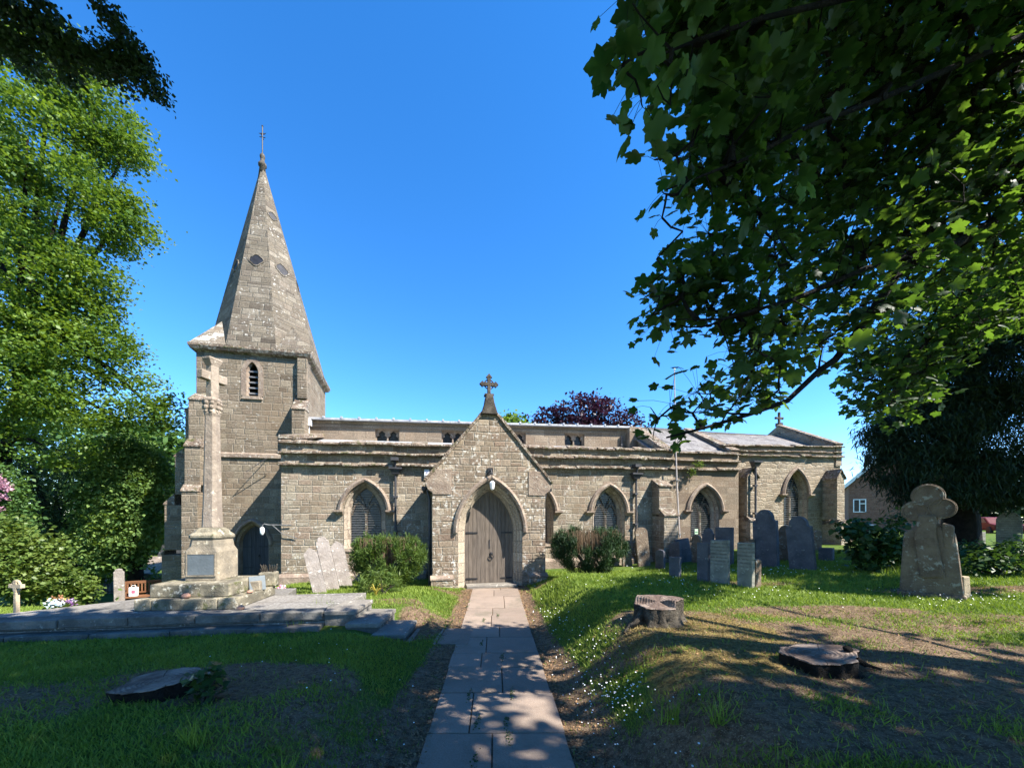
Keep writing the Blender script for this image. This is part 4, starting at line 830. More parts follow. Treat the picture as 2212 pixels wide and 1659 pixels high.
# ring cross at far left
p = px(36, 1322, 6.3); t = empty('ring_cross', p, R(-10), 'small pale ring-headed stone cross at the left edge', 'cross')
m = MB(); m.prism([(-.035,-.1),(.035,-.1),(.026,.34),(-.026,.34)], -.025, .025); m.build('shaft', M['dresslight'], t, bevel=.006)
m = MB(); m.box(-.03, .03, -.027, .027, .34, .52); m.box(-.13, -.03, -.027, .027, .4, .46); m.box(.03, .13, -.027, .027, .4, .46); m.tube([(.085*math.cos(a), 0, .43+.085*math.sin(a)) for a in np.linspace(0, 2*math.pi, 21)], .018, 6); m.build('head', M['dresslight'], t)
# bench and bag
p = px(316, 1291, 12.9); p.z = float(gh(p.x, p.y)); bench = empty('park_bench', p, R(28), 'brown slatted wooden bench behind the memorial', 'bench')
m = MB()
for k in range(5): m.box(-.62, .62, -.24+k*.1, -.155+k*.1, .43, .46)
m.build('seat', M['teak'], bench)
m = MB(); m.box(-.62, .62, .25, .29, .84, .93); m.box(-.62, .62, .25, .28, .52, .57)
for k in range(13): m.box(-.56+k*.089, -.52+k*.089, .255, .275, .57, .84)
m.build('backrest', M['teak'], bench)
for sx in (-.6, .6):
    for sy, hh in ((-.24, .64), (.26, .93)): m = MB(); m.box(sx-.03, sx+.03, sy-.03, sy+.03, -.02, hh); m.build('leg', M['teak'], bench)
    m = MB(); m.box(sx-.04, sx+.04, -.28, .24, .64, .67); m.build('armrest', M['teak'], bench)
t = empty('shopping_bag', (0,0,0), R(28), 'white bag with pink mark left on the wooden bench', 'bag'); bl_ = Matrix.Translation(p) @ Matrix.Rotation(R(28), 4, 'Z'); t.location = bl_ @ Vector((-.3, -.05, .462))
m = MB(); m.hexa([(-.11,-.06,0),(.11,-.06,0),(.11,.06,0),(-.11,.06,0),(-.12,-.03,.3),(.12,-.03,.3),(.12,.03,.3),(-.12,.03,.3)]); m.build('sack', M['wht'], t, bevel=.02)
m = MB(); m.tube([(-.06,0,.3),(-.04,0,.36),(.04,0,.36),(.06,0,.3)], .008, 5); m.build('handle', M['wht'], t); m = MB(); m.box(-.04, .05, -.056, -.05, .1, .2); m.build('mark', plain('pink_mark', (.5,.12,.2)), t)
# tree stumps
def stump(p, rx, ry, h, lab, mat, lean=0, roots=(), yaw=0, cut=0., ca=3.9):
    ct_ = lambda a: 1-cut*S((math.cos(a-ca)-.05)/.22)
    t = empty('tree_stump', p, R(yaw), lab, 'stump'); m = MB(); n = 72; f = lambda a, z: 1+.09*math.sin(3*a+1)+.06*math.sin(5*a+z)+.035*math.sin(11*a+z*2)+.02*math.sin(19*a+z*3)+.012*math.sin(31*a)
    rings = [[((rx*(.9+.3*(1-S(q*2.6))+.1*q+.22*(1-q)**2*max(0, math.sin(2.5*a+.6))))*f(a, q)*math.cos(a)*(1-.04*q), (ry*(.9+.3*(1-S(q*2.6))+.1*q+.22*(1-q)**2*max(0, math.sin(2.5*a+.6))))*f(a, q)*math.sin(a), -.06+(h*ct_(a)+.06)*q+lean*math.cos(a)*q) for a in [2*math.pi*k/n for k in range(n)]] for q in (0, .2, .4, .6, .8, 1.)]
    m.loft(rings, True)
    for a, L, r_ in roots:
        ca, sa = math.cos(a), math.sin(a); pts = []
        for i in range(7):
            d = rx*.7+L*i/6; wx, wy = d*ca, d*sa; zz = float(gh(p.x+wx, p.y+wy))-p.z; pts.append((wx, wy+.03*math.sin(i*1.7), max(zz, -.3)+.16*(1-i/6)**2+.01))
        m.tube(pts, [r_*(1-.12*i) for i in range(7)], 7)
    m.build('bark', mat, t, smooth=True, noise=.006); top = rings[-1]; m = MB()
    m.loft([[(x, y, z+.004) for x, y, z in top], [(x*.97, y*.97, z+.012) for x, y, z in top], [(x*.6, y*.6, (z if cut else h+lean*x/rx*.6)+.01) for x, y, z in top], [(x*.05, y*.05, h*(1-cut*.45)+.006) for x, y, z in top]], True); m.f.append(tuple(range(3*n, 4*n))); m.build('cut_face', M['stumpwood'], t)
    return t
stump(onground(350, 1490), .36, .27, .09, 'flat low tree stump cut level in the shaded left lawn', M['barkd'], .03)
stump(onground(1422, 1345), .28, .23, .29, 'knobbly dark tree stump on the sunny grass bank beside the path', M['barkg'], .0, [(3.5, .3, .05)], cut=.28)
stump(onground(1772, 1440), .29, .24, .11, 'wide low tree stump in dappled shade at right', M['barkd'], .03, [(-.2, .22, .035)])
# house, outbuilding, far things at right
hb = masonry('red_brick', .225, .075, [(.21,.085,.05),(.25,.105,.06),(.23,.092,.054),(.18,.075,.045)], (.22,.16,.12), 0, 0, .005, stain_amt=.1, bump=.006)
rt = plain('dark_roof_tiles', (.09,.075,.07), .85, sc=6)
Yh = 34.; p = px(1833, 1165, Yh); hs = empty('brick_house', (p.x, Yh, 0.4), R(-38), 'modern red brick gable house seen beyond the right churchyard hedge', 'house')
m = MB(); m.prism([(0,0),(7,0),(7,4.6),(3.5,8.1),(0,4.6)], 0, 9.); m.build('wall', hb, hs)
for sg in (-1, 1):
    a_, b_ = ((-.3, 4.35), (3.5, 8.15)) if sg < 0 else ((7.3, 4.35), (3.5, 8.15))
    m = MB(); m.prism([a_, b_, (b_[0], b_[1]+.12), (a_[0], a_[1]+.12)][::(1 if sg < 0 else -1)], -.25, 9.2); o = m.build('roof', rt, hs)
    m = MB(); m.prism([(a_[0], a_[1]-.22), (b_[0], b_[1]-.22), (b_[0], b_[1]+.13), (a_[0], a_[1]+.13)][::(1 if sg < 0 else -1)], -.3, -.255); m.build('bargeboard', M['wht'], o)
def hwin(x0, x1, z0, z1, split):
    m = MB(); fr = .07
    for a in ((x0,x1,z0,z0+fr),(x0,x1,z1-fr,z1),(x0,x0+fr,z0+fr,z1-fr),(x1-fr,x1,z0+fr,z1-fr)) + (((x0+x1)/2-fr/2,(x0+x1)/2+fr/2,z0+fr,z1-fr),)*split + (((x0+x1)/2+fr/2,x1-fr,z0+(z1-z0)*.62,z0+(z1-z0)*.62+fr),): m.box(a[0], a[1], -.06, .0, a[2], a[3])
    w = m.build('window', M['wht'], hs); m = MB(); m.box(x0, x1, -.02, -.005, z0, z1); m.build('pane', M['glass'], w)
hwin(.3, 1.15, 2.05, 3.2, 1); hwin(1.3, 1.8, .3, 1.0, 0)
for x_, l_ in ((1.05, 7.35),):
    m = MB(); m.box(1.3, 1.75, 3.0, 3.6, 5.4, 7.4); m.build('chimney', rt, hs)
m = MB(); m.tube([(1.6, 3.3, 7.3), (1.6, 3.3, 8.4)], .03, 5); m.tube([(1.35, 3.3, 8.3), (1.85, 3.3, 8.3)], .02, 4); m.build('aerial', M['guard'], hs)
Yo = 21.; p = px(328, 1245, Yo); ob = empty('stone_outbuilding', (p.x, Yo, -1.5), R(-20), 'steep-roofed low stone building half hidden behind the tower', 'outbuilding')
om = stone('brown_roof_stone', (.2,.16,.125), (.3,.24,.19), .2, sc=2)
m = MB(); m.box(.2, 3.2, .4, 4, 0, 1.5); m.build('wall', M['aisle'], ob)
m = MB(); m.prism([(0,1.2),(1.6,3.5),(3.4,1.2)], .2, 4.2); m.build('roof', om, ob); m = MB(); m.hexa([(-.5,-.9,.3),(1.6,-.9,.3),(1.6,.2,1.25),(-.3,.2,1.25),(-.5,-.9,.36),(1.6,-.9,.36),(1.6,.2,1.32),(-.3,.2,1.32)]); m.box(-.3, 1.5, -.7, .2, 0, .35); m.build('lean_to_roof', om, ob)
# low retaining wall behind bench
m = MB()
for k in range(14): m.box(-21.4+k*.42, -21.4+k*.42+.41, 16.9, 17.2, -1.6, -.5+random.uniform(-.05, .05))
o = m.build('boundary_wall', M['kerb'], bevel=.02); o.rotation_euler = (0, 0, 0); tag(o, 'low dark mossy stone wall in shade at left beyond the flowers', 'wall')
rp = plain('red_car_paint', (.10,.012,.012), .5, spec=.3)
car = empty('parked_car', (px(2150, 1150, 30.).x, 30., .7), R(60), 'small red car parked in shade beyond the far headstones', 'car')
m = MB(); m.loft([[(x,-.8,z) for x,z in ((-2,.3),(-2,.75),(-1.1,.85),(-.5,1.3),(.9,1.32),(1.5,.9),(2,.85),(2,.3))], [(x,.8,z) for x,z in ((-2,.3),(-2,.75),(-1.1,.85),(-.5,1.3),(.9,1.32),(1.5,.9),(2,.85),(2,.3))]], True); m.f += [tuple(range(7,-1,-1)), tuple(range(8,16))]; m.build('body', rp, car, bevel=.08)
m = MB()
for y_ in (-.81, .81): m.prism([(-.9,.88),(-.48,1.24),(.85,1.25),(1.3,.92)], y_-.005, y_+.005)
m.build('side_window', M['glass'], car)
for x_ in (-1.25, 1.25):
    for y_ in (-.82, .82):
        w = MB(); w.lathe([(.3,-.09),(.31,-.05),(.31,.05),(.3,.09)], (0,0,0), 16); w.v = [(x_+a, y_*.95+c, .3+b) for a, b, c in w.v]; w.build('wheel', M['iron'], car)
t = empty('sign_post', px(2098, 1138, 16.), 0, 'slim white fingerpost standing in the shade right of clover-headed gravestone', 'post')
m = MB(); m.tube([(0,0,0),(0,0,.85)], .035, 8); m.build('post', M['wht'], t); m = MB(); m.box(.04, .32, -.012, .012, .5, .62); m.build('board', M['wht'], t)

# ------------------------------------------------------------------ foliage
QUAD = (np.array([(0,0,0),(.34,.45,.07),(0,1,-.05),(-.34,.45,.07)]), np.array([[0,1,2,3]]))
NEED = (np.array([(-.06,0,0),(.06,0,0),(.09,.6,.02),(0,1,-.03)]), np.array([[0,1,2,3]]))
_h = [(.12,-.06),(.27,-.10),(.36,-.03),(.47,.03),(.44,.13),(.37,.25),(.47,.33),(.53,.45),(.60,.60),(.46,.62),(.38,.68),(.24,.61),(.27,.73),(.17,.81),(.12,.90)]
_o = [(0,0)]+_h+[(0,1.02)]+[(-a,b) for a, b in _h[::-1]]
def _z(a, b): return -.34*abs(a)**1.3-.38*max(b-.3,0)**2+.12*abs(a)*b+.04*math.sin(9*b+5*abs(a))
SYC = (np.array([(0,.33,.03)]+[(a,b,_z(a,b)) for a, b in _o]), np.array([[0,1+i,1+(i+1) % len(_o)] for i in range(len(_o))]))
def unit(v): return v/np.maximum(np.linalg.norm(v, axis=1, keepdims=True), 1e-9)
def leafcloud(P, size, T, tilt=.7, tip=None, tipw=0.):
    n = len(P); V0, F0 = T
    nr = RNG.normal(0, 1, (n,3))*tilt; nr[:,2] += 1; nr = unit(nr)
    t = RNG.normal(0, 1, (n,3))
    if tip is not None: t = unit(t)*(1-tipw)+np.broadcast_to(tip, (n,3))*tipw*1.6
    t = unit(t-nr*np.sum(t*nr, 1, keepdims=True)); b = np.cross(t, nr); size = np.broadcast_to(size, (n,))
    V = P[:,None,:]+size[:,None,None]*(V0[None,:,0,None]*b[:,None,:]+V0[None,:,1,None]*t[:,None,:]+V0[None,:,2,None]*nr[:,None,:])
    F = F0[None]+(np.arange(n)*len(V0))[:,None,None]
    return V.reshape(-1,3), F.reshape(-1, F0.shape[1])
def blobpts(blobs, n, shell=.6):
    vol = np.array([b[3]**2*b[1] for b in blobs])**.67; pick = RNG.choice(len(blobs), n, p=vol/vol.sum()); B = np.array(blobs)[pick]
    d = unit(RNG.normal(0, 1, (n,3))); r = RNG.random(n)**(1/3)*(1-shell)+shell*(.75+.3*RNG.random(n))
    return B[:,4:7]+d*r[:,None]*np.stack([B[:,1],B[:,2],B[:,3]],1), pick
def pb(x, y, Yd, rx, ry, rd=None):      # blob seen at pixel x,y
    k = Yd/FPX; c = px(x, y, Yd); return (0, rx*k, (rd or (rx+ry)/2)*k, ry*k, c.x, c.y, c.z)
def wb(x, y, z, rx, ry, rz): return (0, rx, ry, rz, x, y, z)
def tree(name, label, cat, base, blobs, ncl, per, spread, size, mat, trunk=.25, bark=None, T=QUAD, tilt=.7, tip=None, tipw=0., group=None, shell=.6, flat=.6, limbs=True, crown_name='crown'):
    t = empty(name, base, 0, label, cat, group); b0 = Vector(base)
    P, pk = blobpts(blobs, ncl, shell)
    Q = np.repeat(P, per, 0)+RNG.normal(0, spread, (ncl*per,3))*np.array([1,1,flat])
    V, F = leafcloud(Q, size*(.65+.7*RNG.random(len(Q))), T, tilt, tip, tipw)
    o = bulk(crown_name, V-np.array(base), F, mat, t)
    if trunk:
        m = MB(); top = Vector(np.mean([b[4:7] for b in blobs], 0)); mid = b0.lerp(top, .55); mid.x = b0.x+(mid.x-b0.x)*.5; mid.y = b0.y+(mid.y-b0.y)*.5
        pts = [b0-Vector((0,0,.3)), b0+Vector((0,0,.25)), b0.lerp(mid, .5)+Vector((.05,0,0)), mid, top]
        m.tube([p-b0 for p in pts], [trunk*1.5, trunk*1.1, trunk*.9, trunk*.7, trunk*.3], 10)
        if limbs:
            for bl in blobs:
                e = Vector(bl[4:7]); s_ = mid.lerp(top, random.random()*.8) if e.z > mid.z else b0.lerp(mid, random.uniform(.6, 1.)); c_ = s_.lerp(e, .5)+Vector((0,0,.08*(e-s_).length))
                m.tube([s_-b0, c_-b0, e-b0], [trunk*.42, trunk*.28, trunk*.08], 6)
        m.build('trunk', bark or M['barkg'], t, smooth=True)
    return t
LIME = leafmat('lime_leaves', (.035,.09,.02), (.155,.235,.036), .36, clump=.7)
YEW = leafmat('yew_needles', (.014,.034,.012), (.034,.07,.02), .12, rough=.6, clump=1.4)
YEWD = leafmat('shaded_yew', (.008,.02,.010), (.02,.042,.016), .1, rough=.7, clump=1.4)  # darker yew copy, shade is put into the needle colour
YEWL = leafmat('sunlit_yew', (.07,.14,.04), (.17,.25,.065), .32, rough=.6, clump=1.)  # paler yew copy, sunlight is put into the leaf colour
BACK = leafmat('mixed_leaves', (.045,.1,.03), (.10,.18,.045), .3, clump=.6)
COPP = leafmat('copper_beech_leaves', (.018,.009,.016), (.055,.024,.042), .22, (1.4,.7,1.1), clump=.8)
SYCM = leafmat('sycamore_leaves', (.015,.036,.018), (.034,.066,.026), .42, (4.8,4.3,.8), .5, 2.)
RHOD = leafmat('rhododendron_leaves', (.05,.1,.02), (.15,.2,.045), .3, clump=2.5)
ELDR = leafmat('elder_leaves', (.022,.055,.016), (.05,.095,.025), .3, clump=3)
HEDG = leafmat('clipped_yew', (.03,.065,.014), (.10,.155,.026), .25, rough=.6, clump=5)
tree('lime_tree', 'tall bright green lime tree filling the left side above the churchyard', 'tree', (-18.6, 13.5, -.4),
     [pb(110,160,12.5,95,75), pb(60,300,12,130,100), pb(205,250,13,85,80), pb(270,330,13.3,52,40), pb(130,440,12.3,160,95), pb(255,480,13,62,60), pb(60,600,12,130,100), pb(190,610,12.6,60,70), pb(150,760,12.3,110,75), pb(235,740,13,50,40), pb(40,830,11.6,110,85), pb(190,870,12,120,50), pb(300,850,13,62,45), pb(350,900,13.5,35,32), pb(90,960,11.8,110,45), pb(250,900,12.8,90,30), pb(60,720,12.5,100,70), pb(170,690,12.8,90,55), pb(-90,400,13,130,220), pb(-80,800,12,120,180)],
     1250, 84, .23, .112, LIME, .3, M['barkd'], tilt=.6, tip=(.2,-.2,-.6), tipw=.4)
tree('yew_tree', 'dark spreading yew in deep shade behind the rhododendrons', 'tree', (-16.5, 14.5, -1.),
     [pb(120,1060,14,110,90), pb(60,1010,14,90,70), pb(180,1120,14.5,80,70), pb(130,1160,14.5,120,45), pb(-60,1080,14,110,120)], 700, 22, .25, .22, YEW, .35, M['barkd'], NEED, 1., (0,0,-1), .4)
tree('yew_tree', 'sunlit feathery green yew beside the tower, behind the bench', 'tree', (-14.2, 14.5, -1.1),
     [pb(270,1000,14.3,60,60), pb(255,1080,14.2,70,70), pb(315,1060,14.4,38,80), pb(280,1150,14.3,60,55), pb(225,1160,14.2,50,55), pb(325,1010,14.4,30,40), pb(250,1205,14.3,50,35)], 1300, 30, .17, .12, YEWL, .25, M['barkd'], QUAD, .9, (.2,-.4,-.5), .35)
tree('broadleaf_tree', 'paler loose tree rising just left of the tower wall', 'tree', (-24, 27, -1.5),
     [pb(345,960,27,45,50), pb(365,1030,27,40,60), pb(330,1080,27,50,60), pb(300,980,28,50,60), pb(385,990,28,22,50)], 420, 14, .5, .42, BACK, .3)
tree('broadleaf_tree', 'distant green wood edge showing low between yew and tower', 'tree', (-30, 36, -2),
     [pb(300,1130,36,110,70), pb(180,1090,36,110,80), pb(380,1120,36,50,70), pb(110,960,36,120,70), pb(230,960,36,80,60)], 700, 16, .8, .5, BACK, .3)
tree('copper_beech', 'dark purple copper beech rising behind the nave roof', 'tree', (7.5, 33, 0),
     [pb(1250,895,32,62,38), pb(1190,905,32,45,26), pb(1310,905,32,50,30), pb(1285,880,33,40,24), pb(1350,915,32,36,16), pb(1240,950,33,110,50)], 520, 16, .36, .27, COPP, .5, M['barkd'])
tree('broadleaf_tree', 'small light green treetop peeping over the nave beside the copper beech', 'tree', (1.2, 36, 0), [pb(1105,910,36,28,15), pb(1090,940,36,50,40)], 130, 14, .4, .4, LIME, .3)
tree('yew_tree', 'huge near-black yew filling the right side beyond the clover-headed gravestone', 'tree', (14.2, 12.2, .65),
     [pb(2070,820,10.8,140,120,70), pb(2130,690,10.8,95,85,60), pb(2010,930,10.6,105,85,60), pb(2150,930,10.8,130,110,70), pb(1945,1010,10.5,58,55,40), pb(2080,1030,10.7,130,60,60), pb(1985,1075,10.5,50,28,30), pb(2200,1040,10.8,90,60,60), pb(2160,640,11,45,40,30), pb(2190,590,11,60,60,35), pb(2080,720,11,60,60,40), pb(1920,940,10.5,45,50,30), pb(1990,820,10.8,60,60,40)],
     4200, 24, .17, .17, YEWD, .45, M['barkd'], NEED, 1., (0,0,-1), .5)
tree('hedge', 'dark hedge and undergrowth closing the view beyond the far headstones', 'hedge', (38, 38, .6), [pb(2100,1090,38,90,40), pb(2200,1080,38,90,60), pb(1990,1120,39,90,28), pb(2300,1060,38,90,90)], 500, 14, .5, .5, YEW, 0)
# out-of-frame trees that shade the right of the churchyard
tree('broadleaf_tree', 'big shade-casting tree standing outside the picture beyond the yew', 'tree', (21., 7., .7), [wb(18.2,7.4,9.5,1.8,1.3,2.), wb(19.8,7.6,11.5,2,1.4,2.4), wb(21,7.5,14,2.2,1.5,2.2), wb(17,7.2,12,1.6,1.2,1.6), wb(19,7.,14.6,2.,1.3,1.6)], 1000, 16, .35, .32, YEW, .4, M['barkd'])
tree('broadleaf_tree', 'leafy tree outside the picture shading the right gravestones', 'tree', (14.5, 7.0, .7), [wb(12.4,7.4,6.2,1.5,1.3,1.2), wb(14.4,7.8,7.6,1.8,1.4,1.6), wb(13.4,6.6,9.6,1.6,1.4,1.4), wb(11.6,6.3,8.2,1.2,1.1,1.1), wb(16,7.5,9,2,2,2), wb(12.3,4.3,7.4,.9,.8,.9), wb(13.2,4.2,8.4,1,.8,.9)], 520, 16, .28, .26, YEW, .3, M['barkd'])

# sycamore: limbs, twigs grown from leaf cluster to leaf cluster, lobed leaves
syc = empty('sycamore_tree', (7.6, 1.6, .6), 0, 'overhanging sycamore with dark lobed leaves across the upper right', 'tree'); sb = np.array((7.6,1.6,.6))
L1 = [px(*q) for q in ((2212,423,4.1),(2130,490,3.9),(2050,535,3.7),(1957,566,3.5),(1906,640,3.4),(1851,719,3.3),(1804,777,3.2),(1769,801,3.15),(1699,867,3.05),(1620,895,3.0),(1520,925,2.9),(1440,945,2.8))]
L2 = [px(*q) for q in ((2050,530,3.7),(1881,576,3.5),(1711,648,3.2),(1560,690,3.0),(1450,690,2.9))]
L3 = [px(*q) for q in ((2250,60,3.2),(2050,150,3.1),(1900,215,3.0),(1733,279,2.8),(1635,334,2.7),(1525,377,2.6),(1440,410,2.5))]
L4 = [px(*q) for q in ((2212,-60,2.7),(1900,-20,2.5),(1650,40,2.4),(1500,90,2.3),(1400,130,2.2))]
L5 = [px(*q) for q in ((2240,560,5.2),(2120,640,5.2),(2000,740,5.3),(1930,820,5.4),(1860,900,5.5))]
tr = [Vector((7.6,1.6,.3)), Vector((7.6,1.6,1.2)), Vector((7.5,1.7,3)), Vector((7.3,1.7,5.2)), Vector((7.0,1.4,7.5)), Vector((6.5,.5,10))]
limbs = [[tr[3], Vector((6.3,2.9,5.4))]+L1, L2, [tr[3]+Vector((0,0,.6)), Vector((5.6,2.4,6.2))]+L3, [tr[4], Vector((5.,1.6,7.2))]+L4, [tr[2]+Vector((0,0,1.2)), Vector((7.3,3.8,4.9))]+L5]
m = MB(); B3 = Vector(sb); m.tube([p-B3 for p in tr], [.4,.3,.26,.22,.16,.05], 12)
for L, r0 in zip(limbs, (.06,.028,.035,.035,.035)): m.tube([p-B3 for p in L], [r0*(1-.88*i/(len(L)-1)) for i in range(len(L))], 7)
m.build('trunk', M['barkd'], syc, smooth=True)
def inpoly(P, poly):
    x, y = P[:,0], P[:,1]; c = np.zeros(len(P), bool); n = len(poly)
    for i in range(n):
        (x1,y1),(x2,y2) = poly[i], poly[(i+1) % n]
        k = ((y1 > y) != (y2 > y)) & (x < (x2-x1)*(y-y1)/(y2-y1+1e-12)+x1); c ^= k
    return c
PO = [(1400,-60),(1425,60),(1440,120),(1480,160),(1540,190),(1545,240),(1500,290),(1480,330),(1500,380),(1560,420),(1590,465),(1530,500),(1465,545),(1440,600),(1425,660),(1440,700),(1520,715),(1580,735),(1570,780),(1510,830),(1450,880),(1440,920),(1560,890),(1650,860),(1720,800),(1800,730),(1870,700),(1960,640),(2060,610),(2212,560),(2300,520),(2300,-60)]
PO2 = [(1840,760),(1900,720),(1960,650),(2100,560),(2260,520),(2260,700),(2130,720),(2040,790),(1980,880),(1900,910),(1850,880),(1830,830)]
def polypts(poly, n):
    a = np.array(poly); out = np.zeros((0,2))
    while len(out) < n:
        q = RNG.uniform(a.min(0), a.max(0), (n,2)); out = np.concatenate([out, q[inpoly(q, poly)]])
    return out[:n]
q1 = polypts(PO, 1700); _f = np.sin(q1[:,0]*.021+q1[:,1]*.034)+np.sin(q1[:,0]*.047-q1[:,1]*.018+2)+.8*np.sin(q1[:,1]*.061+1.3); q1 = q1[(_f > np.where(q1[:,1] > 430, -.35, -1.1)-.9*S((q1[:,0]-1750)/300)) | (RNG.random(len(q1)) < .12)]; d1 = 2.35+.9*S((q1[:,0]-1450)/400)+.7*S((q1[:,1]-100)/600)+RNG.random(len(q1))*(.4+(.3+.9*S((q1[:,1]-430)/300))*S((q1[:,0]-1550)/500))
q2 = polypts(PO2, 460); d2 = 4.8+RNG.random(len(q2))*1.6
edge = [(1345,140,2.1),(1385,215,2.15),(1375,120,2.15),(1440,420,2.6),(1420,345,2.5),(1430,415,2.6),(1475,205,2.4),(1418,560,2.8),(1408,610,2.85),(1410,680,2.9),(1500,255,2.5),(1540,440,2.7),(1395,925,2.85),(1410,950,2.9),(1460,960,2.9),(1395,640,2.8),(1388,700,2.85),(1420,905,2.85),(1405,880,2.85),(1480,935,2.9),(1380,30,2.1),(1360,-10,2.1),(1850,800,5.4),(1830,850,5.5),(1870,890,5.5),(1500,900,2.9),(1560,910,2.95),(1450,880,2.85),(1530,850,2.95),(1335,165,2.1),(1352,118,2.05),(1372,172,2.1),(1388,232,2.15),(1420,185,2.15),(1455,150,2.2),(1448,228,2.25),(1520,238,2.35),(1405,110,2.1),(1465,420,2.55),(1430,470,2.65),(1475,500,2.7),(1425,640,2.8),(1440,585,2.75),(1412,345,2.5),(1460,335,2.5),(1500,300,2.45)]
LS = [np.array(p)+np.array(SUN)*random.uniform(.2, .9)+RNG.normal(0, .1, 3) for L in (L1[1:], L1[1:], L1[1:], L2, L2, L3) for a, b in zip(L, L[1:]) for p in (a.lerp(b, random.random()), a.lerp(b, random.random()))]
LS = [(1106+FPX*p[0]/p[1], 1120-FPX*(p[2]-EYE)/p[1], p[1]) for p in LS if p[1] > 1.8]; LS = np.array([p for p in LS if not (1700 < p[0] < 1960 and p[1] > 770)])
pp = np.concatenate([np.c_[q1, d1], np.c_[q2, d2], LS, np.array(edge)]); K = np.stack([(pp[:,0]-1106)/FPX*pp[:,2], pp[:,2], EYE-(pp[:,1]-1120)/FPX*pp[:,2]], 1)
few = np.r_[np.zeros(len(q1)+len(q2)+len(LS), bool), np.ones(len(edge), bool)]
nodes = [np.array(p) for L in limbs for a, b in zip(L, L[1:]) for p in (a, a.lerp(b, .5))]
n0 = len(nodes); par = [-1]*n0; todo = list(range(len(K))); ND = np.array(nodes)
dist = np.min(np.linalg.norm(K[:,None]-ND[None], axis=2), 1); order = np.argsort(dist); cnt = np.zeros(n0+len(K)); AL = np.zeros((n0+len(K),3)); AL[:n0] = ND; k = n0
for i in order:
    j = int(np.argmin(np.linalg.norm(AL[:k]-K[i], axis=1))); par.append(j); AL[k] = K[i]; k += 1
for i in range(k-1, n0-1, -1):
    cnt[i] += 1; cnt[par[i]] += cnt[i]
m = MB()
for i in range(n0, k):
    a, b = Vector(AL[par[i]]-sb), Vector(AL[i]-sb); L = (b-a).length; c_ = a.lerp(b, .5)+Vector((random.uniform(-.07,.07)*L, random.uniform(-.07,.07)*L, -.06*L))
    r1 = min(.02, .0028*math.sqrt(cnt[i])+.001); r0 = min(.024, .0028*math.sqrt(max(cnt[par[i]],1))+.001) if par[i] >= n0 else r1*1.5; m.tube([a, c_, b], [min(r0, r1*1.8), r1*1.1, r1*.8], 5, False)
Kc = AL[n0:k]; fw = few[order]; per = np.where(fw, 2, 7); Q = np.repeat(Kc, per, 0); off = RNG.normal(0, .12, Q.shape)*np.array([1,1,.75]); off[np.repeat(fw, per)] *= .55
LP = Q+off; sz = (.055+.058*RNG.random(len(LP)))*np.where(LP[:,1] < 2.6, 1.3, 1.); tipd = unit(off+np.array([-.02,.0,-.09]))
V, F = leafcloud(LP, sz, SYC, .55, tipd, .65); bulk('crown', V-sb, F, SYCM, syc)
for a, b in zip(Q-sb, LP-sb): m.tube([a, (a+b)/2+np.array([0,0,.012]), b], .0016, 3, False)
m.build('twigs', M['barkd'], syc, fix=False)
def overhead(n, x0, x1, y0, y1, z0, z1, lim, size, den=1.):
    P = RNG.uniform((x0,y0,z0), (x1,y1,z1), (n*8,3)); X, Y, Z = P.T
    ok = (Z-EYE > 1.42*np.maximum(Y,0)+.3) & (Y+.391*Z < lim(X-.839*Z)); P = P[ok]; lx, ly = P[:,0]-.839*P[:,2], P[:,1]+.391*P[:,2]; P = P[~((lx > -.9) & (lx < 7.) & (ly > np.where(lx < .8, 3.2, np.where(lx < 4., 3.05, 3.3))) & (RNG.random(len(P)) < .93))][:n]
    Q = np.repeat(P, 7, 0)+RNG.normal(0, .26, (len(P)*7,3)); ok = (Q[:,2]-EYE > 1.42*np.maximum(Q[:,1],0)+.5); Q = Q[ok]
    return leafcloud(Q, size*(.7+.6*RNG.random(len(Q))), QUAD, .6)
V, F = overhead(4200, 2., 13., -5, 3.4, 6.6, 11, lambda lx: np.where(lx < -.6, 6.0, np.where(lx < 1.2, 6.0, 4.6)), .24)
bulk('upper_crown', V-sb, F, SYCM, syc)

# conifer whose branch hangs into the upper left corner
con = empty('conifer_tree', (-6.2, -.3, .3), 0, 'dark conifer branch with drooping sprays across the upper left corner', 'tree'); cb = np.array((-6.2,-.3,.3))
m = MB(); m.tube([(0,0,-.3),(0,0,2),(.1,.1,6),(.1,.1,12)], [.4,.32,.25,.05], 10)
bp = lambda *q: [px(a, b, 3.2)-Vector(cb) for a, b in q]
brs = [[Vector((.1,.1,5.2))]+bp((-60,60),(48,83),(120,104),(190,117),(260,124),(327,130)), [Vector((.1,.1,6.2))]+bp((-40,-10),(60,30),(120,70),(170,100)), bp((190,117),(240,100),(270,70),(245,35),(213,3)), bp((260,124),(290,100),(305,121),(330,165),(349,203)), bp((-20,70),(40,110),(90,150)), bp((120,104),(150,140),(152,178)), bp((190,117),(222,135),(225,165)), bp((270,125),(290,150),(310,190)), bp((60,60),(110,30),(80,-10)), bp((240,122),(255,140),(262,165)), bp((60,40),(20,10),(0,-30)), bp((-40,20),(10,60),(50,120)), bp((150,110),(165,85),(150,60))]
SP = []
for i, L in enumerate(brs):
    m.tube(L, [(.03 if i < 2 else .011)*(1-.75*j/(len(L)-1)) for j in range(len(L))], 5)
    for a, b in zip(L[(1 if i < 2 else 0):], L[(2 if i < 2 else 1):]):
        n = int((b-a).length/.0024)
        for j in range(n):
            q = a.lerp(b, random.random()); SP.append(np.array(q)+RNG.normal(0, 1, 3)*np.array((.035,.05,.03))+np.array((0,0,-.035*abs(RNG.normal()))))
m.build('trunk', M['barkd'], con, smooth=True)
